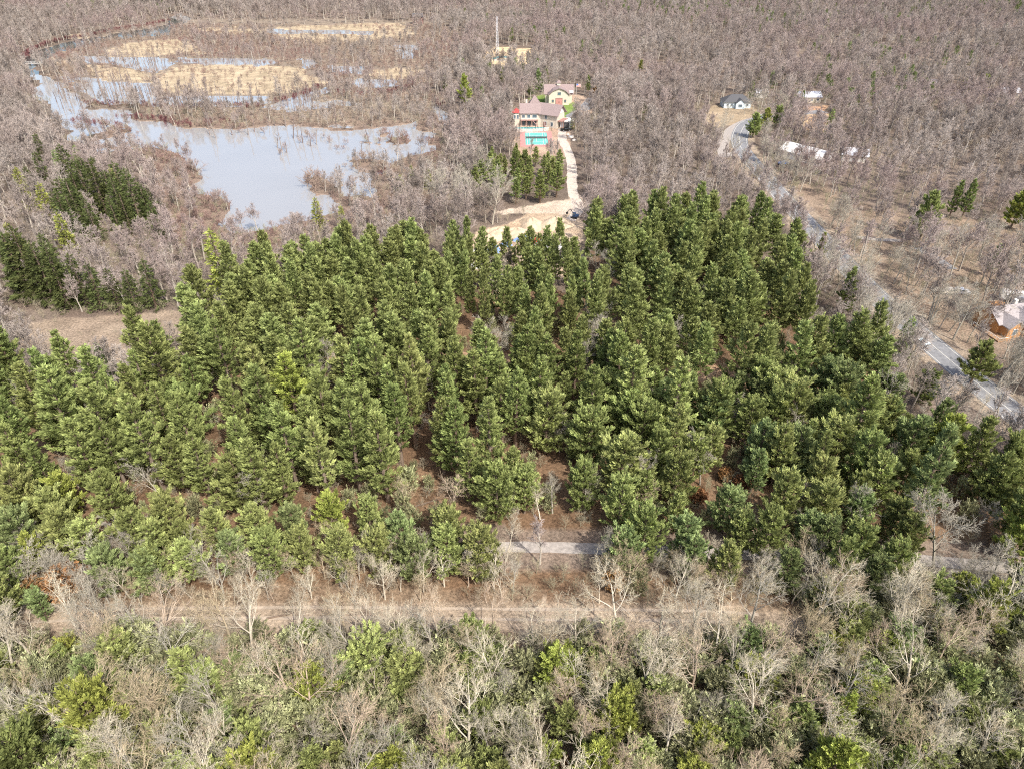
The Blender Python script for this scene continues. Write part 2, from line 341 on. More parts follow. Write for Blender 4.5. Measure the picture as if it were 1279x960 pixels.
def sheet(name, P, z, mat, parent=None, kind='structure', thick=0):
    me = bpy.data.meshes.new(name); n = len(P)
    me.from_pydata([(p[0], p[1], z) for p in P], [], [tuple(range(n))]); me.materials.append(mat); me.update()
    o = link(name, me, parent)
    if kind: tag(o, kind=kind)
    return o
sheet('lake', [G(-40, 292)[:2], G(600, 292)[:2], G(640, 12)[:2], G(-80, 12)[:2]], -.22, M_water)
m, t, N, L = newmat('river_water'); M_river = m
p = N('BsdfPrincipled'); p.inputs['Base Color'].default_value = (.05, .062, .055, 1); p.inputs['Roughness'].default_value = .08; p.inputs['IOR'].default_value = 1.5
o = N('OutputMaterial'); L(p.outputs[0], o.inputs[0])
sheet('river', W_([(5,80),(20,60),(60,46),(120,36),(215,22),(240,30),(225,44),(165,52),(112,58),(72,72),(58,84),(52,92),(30,93)]), -.20, M_river)
def smooth_line(L, n=6):
    P = np.asarray(L); out = []
    for i in range(len(P) - 1):
        p0, p1, p2, p3 = P[max(i-1, 0)], P[i], P[i+1], P[min(i+2, len(P)-1)]
        for k in range(n):
            t = k / n; out.append(.5 * ((2*p1) + (-p0+p2)*t + (2*p0-5*p1+4*p2-p3)*t*t + (-p0+3*p1-3*p2+p3)*t**3))
    out.append(P[-1]); return np.array(out)
def ribbon(name, L, half, z, mat, off=0.0, jit=0.0, dash=None, kind='structure', parent=None):
    P = smooth_line(L); T = np.gradient(P, axis=0); T /= np.linalg.norm(T, axis=1)[:, None]; Nn = np.stack([-T[:, 1], T[:, 0]], 1)
    if jit: ja = half * (1 + jit * (rng.random(len(P)) - .5)); jb = half * (1 + jit * (rng.random(len(P)) - .5))
    else: ja = jb = np.full(len(P), half)
    A = P + Nn * (off + ja)[:, None]; B = P + Nn * (off - jb)[:, None]; n = len(P)
    V = [(*a, z) for a in A] + [(*b, z) for b in B]
    F = [(i, i + 1, n + i + 1, n + i)[::-1] for i in range(n - 1) if dash is None or (i // dash) % 2 == 0]
    me = bpy.data.meshes.new(name); me.from_pydata(V, [], F); me.materials.append(mat); me.update()
    o = link(name, me, parent)
    if kind: tag(o, kind=kind)
    return o
road = ribbon('asphalt_road', ROAD, 3.9, .012, M_asphalt)
ribbon('road_marking', ROAD, .09, .02, M_line, off=3.3); ribbon('road_marking', ROAD, .09, .02, M_line, off=-3.3); ribbon('road_marking', ROAD, .09, .02, M_line, off=0)
ribbon('side_road', ROADL, 2.6, .008, M_gravel); ribbon('house_driveway', W_([(1000,141),(1030,139)]), 3.5, .012, M_asphalt)
ribbon('driveway', DRIVE, 2.0, .012, M_sanddrive, jit=.35)
ribbon('gravel_track', TRACK_G, 1.2, .008, M_gravel, jit=.15)
for s_ in (-1, 1): ribbon('wheel_rut', RUTS, .28, .012, M_rut, off=.95 * s_ + .6, jit=.6)

# ---------------------------------------------------------------- trees: shapes
def cones(P0, P1, r0, r1, sides):
    """arrays of segments -> verts, quads (r1>0) as numpy"""
    P0, P1 = np.asarray(P0, float), np.asarray(P1, float); r0 = np.asarray(r0, float); r1 = np.asarray(r1, float)
    d = P1 - P0; d /= np.linalg.norm(d, axis=1)[:, None] + 1e-9
    up = np.where(np.abs(d[:, 2:3]) > .9, [[1., 0, 0]], [[0, 0, 1.]]); a = np.cross(d, up); a /= np.linalg.norm(a, axis=1)[:, None]; b = np.cross(d, a)
    n = len(P0); th = np.arange(sides) * 2 * math.pi / sides
    ring = a[:, None, :] * np.cos(th)[None, :, None] + b[:, None, :] * np.sin(th)[None, :, None]
    A = P0[:, None, :] + ring * r0[:, None, None]
    if (r1 <= 0).all():
        V = np.concatenate([A, P1[:, None, :]], 1).reshape(-1, 3); k = sides + 1
        base = (np.arange(n) * k)[:, None, None]; j = np.arange(sides)
        F = base + np.stack([j, (j + 1) % sides, np.full(sides, sides)], 1)[None]
        return V, F.reshape(-1, 3)
    B = P1[:, None, :] + ring * r1[:, None, None]
    V = np.concatenate([A, B], 1).reshape(-1, 3); base = (np.arange(n) * 2 * sides)[:, None, None]; j = np.arange(sides)
    F = base + np.stack([j, (j + 1) % sides, (j + 1) % sides + sides, j + sides], 1)[None]
    return V, F.reshape(-1, 4)
def pack(name, parts, mat, tone=None, midx=None):
    Vs, loops, starts, b, n = [], [], [], 0, 0
    for V, F in parts:
        if not len(F): continue
        Vs.append(V); loops.append((F + b).ravel()); k = F.shape[1]; starts.append(n + np.arange(len(F)) * k); n += F.size; b += len(V)
    mi = None if midx is None else np.concatenate([np.full(len(F), k) for (V, F), k in zip(parts, midx) if len(F)])
    me = mesh_np(name, np.vstack(Vs), np.concatenate(loops), np.concatenate(starts), mat, mi)
    if tone is not None:
        a = me.attributes.new('tone', 'FLOAT', 'POINT'); a.data.foreach_set('value', np.asarray(tone, np.float32))
    return me
def puffs(r, P, D, size, K=12, wid=.24, spread=1.0):
    """needle clumps: K kites round each axis P + D*size"""
    n = len(P); D = D / (np.linalg.norm(D, axis=1)[:, None] + 1e-9)
    s = size[:, None]; t = r.random((n, K)) * .75
    base = P[:, None, :] + D[:, None, :] * (t * s)[..., None]
    rv = r.normal(size=(n, K, 3)); rv -= (rv * D[:, None, :]).sum(-1, keepdims=True) * D[:, None, :]; rv /= np.linalg.norm(rv, axis=-1, keepdims=True) + 1e-9
    dirn = D[:, None, :] * (.75 + .3 * r.random((n, K, 1))) + rv * spread * (1.0 - .55 * t[..., None])
    dirn /= np.linalg.norm(dirn, axis=-1, keepdims=True)
    ln = (.55 + .3 * r.random((n, K)))[..., None] * s[..., None]; tip = base + dirn * ln
    sd_ = np.cross(dirn, r.normal(size=(n, K, 3))); sd_ /= np.linalg.norm(sd_, axis=-1, keepdims=True) + 1e-9
    mid = base + dirn * ln * .55; wd = wid * s[..., None] * (.8 + .4 * r.random((n, K, 1)))
    V = np.stack([base, mid + sd_ * wd * .5, tip, mid - sd_ * wd * .5], 2).reshape(-1, 3)
    F = np.arange(n * K * 4).reshape(-1, 4)
    tone = np.repeat(r.random(n), K * 4)
    return V, F, tone
def bent(p, d, L, n, r, up=0.1, wob=.12):
    pts = [np.array(p, float)]; d = np.array(d, float); d /= np.linalg.norm(d)
    for _ in range(n):
        d = d + r.normal(size=3) * wob + np.array([0, 0, up]); d /= np.linalg.norm(d); pts.append(pts[-1] + d * L / n)
    return pts
def make_pine(seed, H, Rm, z0, style='white', K=12, dens=1.0, ps=1.0):
    """trunk and crown meshes of a conifer H tall; crown from z0*H up, widest radius Rm"""
    r = np.random.default_rng(seed); lean = r.normal(size=2) * .012 * H
    zt = np.linspace(0, H, 9); cx = lean[0] * (zt / H) ** 2; cy = lean[1] * (zt / H) ** 2
    C = np.stack([cx, cy, zt], 1); rad = .019 * H * (1 - zt / H) ** .8 + .03
    at = lambda z: np.array([lean[0] * (z/H)**2, lean[1] * (z/H)**2, z])
    seg = [cones(C[:-1], C[1:], rad[:-1], rad[1:], 7)]; A, B, ra, rb = [], [], [], []; P, D, Sz = [], [], []
    z = z0 * H
    while z < H - .25:
        t = (z - z0 * H) / (H * (1 - z0))
        if style == 'white': prof = (1 - t) ** .68 * (.6 + .4 * min(1, t / .2)) + .04
        elif style == 'round': prof = math.sqrt(max(0, 1 - t ** 2.6)) * (.7 + .3 * min(1, t / .25)) + .04
        else: prof = (1 - t) ** .95 + .04
        nb = r.integers(4, 7)
        a0 = r.random() * 6.28
        for k in range(nb):
            az = a0 + k * 6.283 / nb + r.normal() * .25; Lb = Rm * prof * (.5 + .74 * r.random() ** 1.2)
            if r.random() < .08: Lb *= .5
            if style == 'hem': el = -.12 + .5 * t
            else: el = .05 + .75 * t + r.normal() * .08
            d = np.array([math.cos(az) * math.cos(el), math.sin(az) * math.cos(el), math.sin(el)])
            pts = bent(at(z + r.normal() * .12), d, Lb, 4, r, up=(-.05 if style == 'hem' else .10), wob=.07)
            for q in range(4):
                A.append(pts[q]); B.append(pts[q+1]); ra.append(.05 * (1 - q / 4.5)); rb.append(.05 * (1 - (q + 1) / 4.5))
            npf = max(2, int(Lb * 2.9 * dens))
            for q in range(npf):
                s = .22 + .78 * (q + r.random()) / npf; i = min(3, int(s * 4)); fr = s * 4 - i
                p = pts[i] * (1 - fr) + pts[i+1] * fr; dd = pts[i+1] - pts[i]; dd = dd / np.linalg.norm(dd)
                side = np.cross(dd, [0, 0, 1.0]); side /= np.linalg.norm(side) + 1e-6
                wv = (r.random() * 2 - 1) * Lb * .36 * (1.15 - s) + r.normal() * .1
                p = p + side * wv + np.array([0, 0, abs(r.normal()) * .1])
                ax = dd * (.55 + .3 * s) + side * np.sign(wv) * (.7 * (1 - s) + .15) + np.array([0, 0, (.05 if style == 'hem' else .42 + .45 * r.random())])
                P.append(p); D.append(ax); Sz.append((.80 + .48 * r.random()) * ps * (.8 if t > .85 else 1))
        z += (.80 + .70 * (1 - t)) * (H / 20) ** .5 * (1.0 if style != 'hem' else .8) / math.sqrt(dens)
    for q in range(5):
        P.append(at(H - .25 * q)); D.append(np.array([r.normal() * .2, r.normal() * .2, 1.])); Sz.append(.7 * ps)
    seg.append(cones(A, B, ra, rb, 3))
    V, F, tone = puffs(r, np.array(P), np.array(D), np.array(Sz), K, wid=(.165 if style != 'hem' else .17), spread=.60)
    return pack('trunk', seg, M_pbark), V, F, tone
def bare_shape(seed, H, spread, fan=(7, 6, 5, 7), rmin=.022, wide=1.0, fork=.35, twig=1.0):
    """leafless broadleaf tree: forks into limbs, branches and twigs"""
    r = np.random.default_rng(seed); T = []; Bq = []; Tw = []
    def grow(p, d, Lg, rad, lv):
        n = (6, 4, 3, 2, 1)[lv]; pts = bent(p, d, Lg, n, r, up=(.03, .13, .09, .05, .02)[lv], wob=(.05, .11, .15, .18, .2)[lv])
        last = lv == len(fan)
        for i in range(n):
            ra, rb = rad * (1 - .72 * i / n), rad * (1 - .72 * (i + 1) / n)
            (T if lv == 0 else Tw if last else Bq).append((pts[i], pts[i+1], ra, rb))
        if last: return
        kids = max(2, int(fan[lv] * (.75 + .5 * r.random())))
        for k in range(kids):
            s = ((fork + (1 - fork) * (k + r.random()) / kids) if lv == 0 else (.18 + .82 * (k + r.random()) / kids)); s = min(s, .999)
            i = int(s * n); fr = s * n - i; q = pts[i] * (1 - fr) + pts[i+1] * fr; dd = pts[i+1] - pts[i]; dd /= np.linalg.norm(dd)
            rv = r.normal(size=3); rv -= rv.dot(dd) * dd; rv /= np.linalg.norm(rv)
            if lv == 0: az = k * 2.4 + r.normal() * .4; rv = np.array([math.cos(az), math.sin(az), 0])
            ang = ((.75 - .30 * s) * wide if lv == 0 else .5 + .35 * r.random()); nd = dd * math.cos(ang) + rv * math.sin(ang)
            ln = (spread * (1.15 - .5 * s) * (.75 + .4 * r.random()) if lv == 0 else Lg * (.62 - .25 * s) * (.7 + .6 * r.random()))
            grow(q, nd, ln * (twig if lv == len(fan) - 1 else 1), max(rmin, rad * (1 - .6 * s) * .48), lv + 1)
        if lv > 0: grow(pts[-1], pts[-1] - pts[-2], Lg * .35, max(rmin, rad * .3), len(fan))
    grow((0, 0, 0), (r.normal() * .07, r.normal() * .07, 1), H * .78, .016 * H + .02, 0)
    tr = lambda Q, k, tip: cones([q[0] for q in Q], [q[1] for q in Q], [q[2] for q in Q], [0 if tip else q[3] for q in Q], k)
    big = [q for q in Bq if q[2] > .06]; sm = [q for q in Bq if q[2] <= .06]
    return tr(T, 7, False), [tr(big, 5, False) if big else (np.zeros((0, 3)), np.zeros((0, 4), int)), tr(sm, 3, False) if sm else (np.zeros((0, 3)), np.zeros((0, 4), int)), tr(Tw, 3, True)]

pine_tall = []; pine_wide = []; hemlock = []; pine_lite = []; bare_near = []
for i in range(10):
    tm, V, F, tn = make_pine(100 + i, 20, 3.4 + .25 * (i % 3), .16 + .06 * (i % 4), 'white', K=20, dens=1.15)
    pine_tall.append((tm, pack('crown', [(V, F)], M_pine, tn)))
for i in range(8):
    tm, V, F, tn = make_pine(200 + i, 12, 3.5 + .4 * (i % 3), .12, ('round', 'round', 'white', 'round')[i % 4], K=20, dens=1.25, ps=.92)
    pine_wide.append((tm, pack('crown', [(V, F)], M_pine, tn)))
for i in range(4):
    tm, V, F, tn = make_pine(300 + i, 16, 3.3, .08, 'hem', K=10, dens=1.25, ps=.85)
    hemlock.append((tm, pack('crown', [(V, F)], M_pine, tn)))
for i in range(3):
    tm, V, F, tn = make_pine(400 + i, 15, 3.2, .2, 'white', K=6, dens=.7, ps=1.4)
    o = bpy.data.objects.new('far_pine_model', pack('far_pine_model', [(V, F)], M_pinefar, tn)); pine_lite.append(o)
bare_trees = []
for i in range(7):
    T, Bp = bare_shape(500 + i, 13 + (i % 3), 6.0 + .5 * (i % 2), fan=(7, 6, 6, 7), rmin=.016, wide=(1.0, 1.25, .8)[i % 3], fork=(.3, .22, .42)[i % 3])
    bare_trees.append((pack('trunk', [T], M_bark), pack('crown', Bp, [M_bark, M_twig], midx=[0, 0, 1])))
def bare_model(seed, H, sp_, mat, fan=(6, 6, 6), rmin=.035, **k):
    T, Bp = bare_shape(seed, H, sp_, fan=fan, rmin=rmin, **k); return bpy.data.objects.new('bare_tree_model', pack('bare_tree_model', [T] + Bp, mat if not isinstance(mat, list) else mat, midx=[0, 0, 1, 1] if isinstance(mat, list) else None))
far_bare = [bare_model(600 + i, 13 + (i % 3) * 1.5, 5.4 - (i % 3) * .8, [M_trunkfar, M_barkfar], fan=(9, 6, 6, 4), rmin=.045, twig=1.5, wide=1.15 - .15 * (i % 3), fork=.34) for i in range(7)]
greens = []
for i in range(3):
    tm, V, F, tn = make_pine(450 + i, 3.6, 1.7, .03, 'round', K=9, dens=1.6, ps=.55); greens.append(bpy.data.objects.new('green_shrub_model', pack('green_shrub_model', [(V, F)], M_under, tn)))
brush = [bare_model(640 + i, 3.0, 1.9, M_brush, fan=(9, 6, 5), rmin=.018, fork=.05, wide=1.1) for i in range(3)]
wetbrush = [bare_model(660 + i, 2.6, 1.9, M_wet, fan=(9, 6, 5), rmin=.03, fork=.03, wide=1.2) for i in range(3)]

def mesh_count(me): return sum(len(p.vertices) - 2 for p in me.polygons)

# ---------------------------------------------------------------- stuff: scattered by geometry nodes
def scatter(name, pts, models, scale, label=None):
    n = len(pts); me = bpy.data.meshes.new(name); me.vertices.add(n); me.vertices.foreach_set('co', np.asarray(pts, np.float32).ravel())
    a = me.attributes.new('sc', 'FLOAT_VECTOR', 'POINT'); a.data.foreach_set('vector', np.asarray(scale, np.float32).ravel())
    rot = np.zeros((n, 3), np.float32); rot[:, 2] = rng.random(n) * 6.283; rot[:, :2] = rng.normal(size=(n, 2)) * .05
    a = me.attributes.new('rot', 'FLOAT_VECTOR', 'POINT'); a.data.foreach_set('vector', rot.ravel())
    a = me.attributes.new('pid', 'INT', 'POINT'); a.data.foreach_set('value', rng.integers(0, len(models), n).astype(np.int32))
    o = link(name, me); tag(o, label, kind='stuff')
    ng = bpy.data.node_groups.new(name, 'GeometryNodeTree')
    ng.interface.new_socket('Geometry', in_out='INPUT', socket_type='NodeSocketGeometry'); ng.interface.new_socket('Geometry', in_out='OUTPUT', socket_type='NodeSocketGeometry')
    gi = ng.nodes.new('NodeGroupInput'); go = ng.nodes.new('NodeGroupOutput'); jn = ng.nodes.new('GeometryNodeJoinGeometry')
    def attr(nm, ty):
        q = ng.nodes.new('GeometryNodeInputNamedAttribute'); q.data_type = ty; q.inputs['Name'].default_value = nm; return q.outputs[0]
    sc, rt, pid = attr('sc', 'FLOAT_VECTOR'), attr('rot', 'FLOAT_VECTOR'), attr('pid', 'INT')
    for k, mo in enumerate(models):
        oi = ng.nodes.new('GeometryNodeObjectInfo'); oi.inputs['Object'].default_value = mo
        cm = ng.nodes.new('FunctionNodeCompare'); cm.data_type = 'INT'; cm.operation = 'EQUAL'; ng.links.new(pid, cm.inputs[2]); cm.inputs[3].default_value = k
        ip = ng.nodes.new('GeometryNodeInstanceOnPoints'); ng.links.new(gi.outputs[0], ip.inputs['Points']); ng.links.new(cm.outputs[0], ip.inputs['Selection'])
        ng.links.new(oi.outputs['Geometry'], ip.inputs['Instance']); ng.links.new(rt, ip.inputs['Rotation']); ng.links.new(sc, ip.inputs['Scale']); ng.links.new(ip.outputs[0], jn.inputs[0])
    ng.links.new(jn.outputs[0], go.inputs[0]); md = o.modifiers.new('scatter', 'NODES'); md.node_group = ng
    return o
def jgrid(x0, x1, y0, y1, s, seed=0, jit=.8):
    r = np.random.default_rng(seed); nx, ny = int((x1 - x0) / s) + 1, int((y1 - y0) / s) + 1
    X, Y = np.meshgrid(x0 + np.arange(nx) * s, y0 + np.arange(ny) * s); X = X + (np.arange(ny) % 2)[:, None] * s * .5
    X = X + (r.random(X.shape) - .5) * s * jit; Y = Y + (r.random(X.shape) - .5) * s * jit
    return X.ravel(), Y.ravel()
def inview(x, y, z=0., mx=60, my=60):
    u, v = PX(x, y, z); return (u > -mx) & (u < 1279 + mx) & (v < 960 + my) & (y > 10)

CLEAR = [W_(p) for p in [[(984,250),(1018,250),(1048,312),(1032,330),(990,290)], [(1078,356),(1112,360),(1152,405),(1135,425),(1095,385)], [(1140,406),(1170,410),(1222,466),(1240,530),(1170,530),(1146,460)],
    [(900,146),(958,146),(944,186),(962,222),(930,226),(905,190)], [(1228,412),(1300,412),(1300,448),(1228,448)], [(1246,380),(1300,384),(1300,404),(1240,400)], [(1172,364),(1214,364),(1214,386),(1172,386)], [(976,178),(1016,200),(1020,216),(974,206)]]]
def open_ground(x, y):
    """where no tree stands"""
    m = in_water(x, y)
    for p, wv in ((FIELD, 2), (PIT, 1), (PITROAD, 2), (ESTATE, 1), (TOWERCLR, 3), (HOUSE2, 2), (HOUSE3, 2)): m |= inpoly(p, x, y, wv)
    for p in TANS: m |= inpoly(p, x, y, 4)
    m |= dist_line(ROAD, x, y) < 4.4; m |= dist_line(DRIVE, x, y) < 4.5; m |= dist_line(TRACK_G, x, y) < 3.6; m |= dist_line(DIRT, x, y) < 2.5
    m |= dist_line(ROADL, x, y) < 5
    for p in CLEAR: m |= inpoly(p, x, y, 1)
    return m

# --- pines
NUM = "first second third fourth fifth sixth seventh eighth ninth tenth eleventh twelfth thirteenth fourteenth fifteenth sixteenth seventeenth eighteenth nineteenth twentieth".split()
def ordinal(i): return NUM[i] if i < 20 else 'twenty-' + NUM[i - 20] if i < 29 else 'thirtieth' if i == 29 else 'thirty-' + NUM[i - 30] if i < 39 else 'fortieth' if i == 39 else 'forty-' + NUM[min(i - 40, 8)]
registry = []                       # (object, what, depth/landmark phrase, column phrase, u)
def column(u): return ("far left", "left of centre", "in the centre", "right of centre", "far right")[int(min(4, max(0, u / 256)))]
def add_tree(name, pair, x, y, h0, h, wd, tone, col, what, cat, group, rz=None, band=None, tilt=0):
    root = empty(name, (x, y, 0), random.random() * 6.283 if rz is None else rz)
    if tilt: root.rotation_euler = (random.gauss(0, tilt), random.gauss(0, tilt), root.rotation_euler[2])
    s = h / h0; root.scale = (s * wd, s * wd, s)
    a = link('trunk', pair[0], root); b = link('crown', pair[1], root); a.color = (*col, 1) if cat == 'bare tree' else (1, 1, 1, 1); b.color = (*col, 1)
    root['category'] = cat; root['group'] = group
    u, v = PX(x, y, h * .6); registry.append((root, what, band(float(PX(x, y)[1]), float(u)) if callable(band) else band, column(u), float(u)))
    return root
TONES = {'dark green': (.36, .38, .38), 'deep green': (.76, .82, .76), 'mid green': (.94, .96, .92), 'blue-green': (.93, 1.0, 1.12), 'yellow-green': (1.10, 1.07, .74), 'pale green': (1.16, 1.14, 1.14)}
def pine_band(v, u):
    return ("at the stand's far edge" if v < 375 else "in the far rows" if v < 440 else "in the middle rows" if v < 520 else
            "in the near rows" if v < 610 else "near the gravel track" if v < 735 else "below the dirt track")
x, y = jgrid(-150, 165, 62, 215, 6.2, 11, .95)
mk = inpoly(PINES, x, y, 2) & ~open_ground(x, y) & inview(x, y, 12, 40, 60)
for g in GAPS: mk &= ~inpoly(g, x, y, 1)
mk &= ~((dist_line(MIDTRAIL, x, y) < 3.0))
mk &= vnoise(x, y, 9, 9) > .14
uu_, vv_ = PX(x, y); mk &= ~((vv_ < 405) & (uu_ > 560) & (uu_ < 730) & (rng.random(len(x)) < .3)); mk &= ~((vv_ > 655) & (uu_ > 120) & (uu_ < 610)); mk &= ~((vv_ > 690) & (uu_ > 640) & (uu_ < 745)); mk &= ~((vv_ > 704) & (uu_ > 1105) & (uu_ < 1250))
FRONT = [(150,742),(205,735),(245,722),(300,715),(345,722),(385,712),(432,722),(478,715),(520,725),(560,718),(600,722),(330,690),(375,688),(420,668),(465,672),(560,700),(505,700),(280,690),(185,700),(225,680),(240,700),
 (30,735),(8,770),(775,712),(800,700),(860,722),(900,735),(920,690),(1020,700),(1060,712),(1100,735),(1120,700),(975,735),(1080,745),(850,700),(950,700),(1040,735),(1000,690),(120,700),(60,715),(95,690),(800,642),(838,632),(772,622),(816,602),(862,600),(640,618),(612,600),(900,662),(770,660),(655,640),(985,600),(940,590)]
gx = np.array([G(*q)[0] for q in FRONT]); gy = np.array([G(*q)[1] for q in FRONT])
for a_, b_ in zip(gx, gy): mk &= np.hypot(x - a_, y - b_) > 3.6
PITP = [(600,352),(618,359),(632,351),(646,362),(662,353),(681,359),(698,350),(713,361),(585,347),(570,341),(608,366),(672,368),(690,372)]
for q in PITP: g_ = G(*q); mk &= np.hypot(x - g_[0], y - g_[1]) > 4
gx = np.concatenate([gx, [G(*q)[0] for q in PITP]]); gy = np.concatenate([gy, [G(*q)[1] for q in PITP]])
mk &= ~((uu_ > 1130) & (vv_ < 545))
px_, py_ = np.concatenate([gx, x[mk]]), np.concatenate([gy, y[mk]])
order = np.argsort(py_)
pines = [(px_[i], py_[i]) for i in order]
far_pines = [(x_, y_) for x_, y_ in pines[212:]]
def pine_look(x_, y_, u, v):
    n = float(vnoise(x_, y_, 22, 12)); q = random.random()
    near = v > 650 or (v > 560 and u > 620) or (v > 490 and u > 780)
    wide = random.random() < (.85 if near else .12)
    if u > 1150 and v > 560: tone = 'yellow-green' if q < .45 else 'mid green'
    elif near: tone = ('pale green' if q < .5 else 'blue-green' if q < .75 else 'mid green') if n > .5 else ('pale green' if q < .35 else 'mid green' if q < .6 else 'blue-green')
    else: tone = ('mid green' if q < .7 else 'deep green' if q < .85 else 'pale green') if n > .45 else ('mid green' if q < .5 else 'deep green' if q < .88 else 'blue-green')
    if n > .72 and q > .93: tone = 'yellow-green'
    return wide, tone
for x_, y_ in pines[:212]:
    u, v = map(float, PX(x_, y_)); wide, tone = pine_look(x_, y_, u, v)
    h = random.uniform(10, 14) if wide else random.uniform(14.5, 22)
    if v > 660: h = random.uniform(8.0, 11.5); wide = True
    if u > 1040 and v < 580: h = random.uniform(8.5, 12); wide = True
    if v < 405 and 555 < u < 735: h = random.uniform(13.5, 17.5); wide = False
    h = max(h, 9.0) if v > 660 else h; size = ('small' if h < 10.5 else 'bushy') if wide else ('tall' if h > 18.5 else 'slender')
    if wide: add_tree('white_pine', random.choice(pine_wide), x_, y_, 12, h, random.uniform(.9, 1.15), tone, TONES[tone], f'{size} {tone} pine', 'pine tree', 'white pines of the evergreen stand', band=pine_band)
    else: add_tree('white_pine', random.choice(pine_tall), x_, y_, 20, h, random.uniform(.7, .9) if v < 405 and 555 < u < 735 else random.uniform(.98, 1.32), tone, TONES[tone], f'{size} {tone} pine', 'pine tree', 'white pines of the evergreen stand', band=pine_band, tilt=.02)

# --- evergreens standing apart, each at its place in the photograph: foot (u, v), height, kind, tone
def spot_tree(name, kind, u, v, h, wd, tone, what, cat, group, band):
    x_, y_, _ = G(u, v); src, h0 = {'hem': (hemlock, 16), 'wide': (pine_wide, 12), 'tall': (pine_tall, 20)}[kind]
    return add_tree(name, random.choice(src), x_, y_, h0, h, wd, tone, TONES[tone], what, cat, group, band=band)
for u, v, h, wd, tone in [(40,262,15,1,'yellow-green'),(72,292,17,1,'yellow-green'),(88,300,16,1,'dark green'),(62,240,15,1,'dark green'),(48,252,13,1,'dark green'),(100,262,18,1,'dark green'),(118,268,19,1,'dark green'),(135,272,20,1,'dark green'),
        (160,280,18,1,'dark green'),(178,284,20,1,'dark green'),(190,282,15,1,'dark green'),(96,330,16,1,'yellow-green'),(52,372,21,1.1,'dark green'),(70,378,18,1.1,'dark green'),(86,384,17,1,'dark green'),(30,368,15,1,'dark green'),(110,380,15,1.1,'dark green'),
        (128,384,13,1.2,'dark green'),(150,386,12,1.2,'dark green'),(172,388,12,1.2,'dark green'),(196,384,14,1.1,'dark green'),(44,350,14,1,'yellow-green'),(124,300,14,1,'dark green'),(150,250,12,1,'yellow-green'),(80,225,12,1,'blue-green'),(60,210,14,1,'dark green'),(104,215,11,1,'blue-green'),(30,330,13,1,'yellow-green'),(152,306,7,1.2,'yellow-green')]:
    spot_tree('hemlock_tree', 'hem', u, v, h, wd, tone, ('tall ' if h > 16 else 'short ' if h < 13 else '') + tone + ' hemlock', 'hemlock', 'hemlocks between the brown field and the lake', 'beside the brown field' if v > 320 else 'by the lake shore')
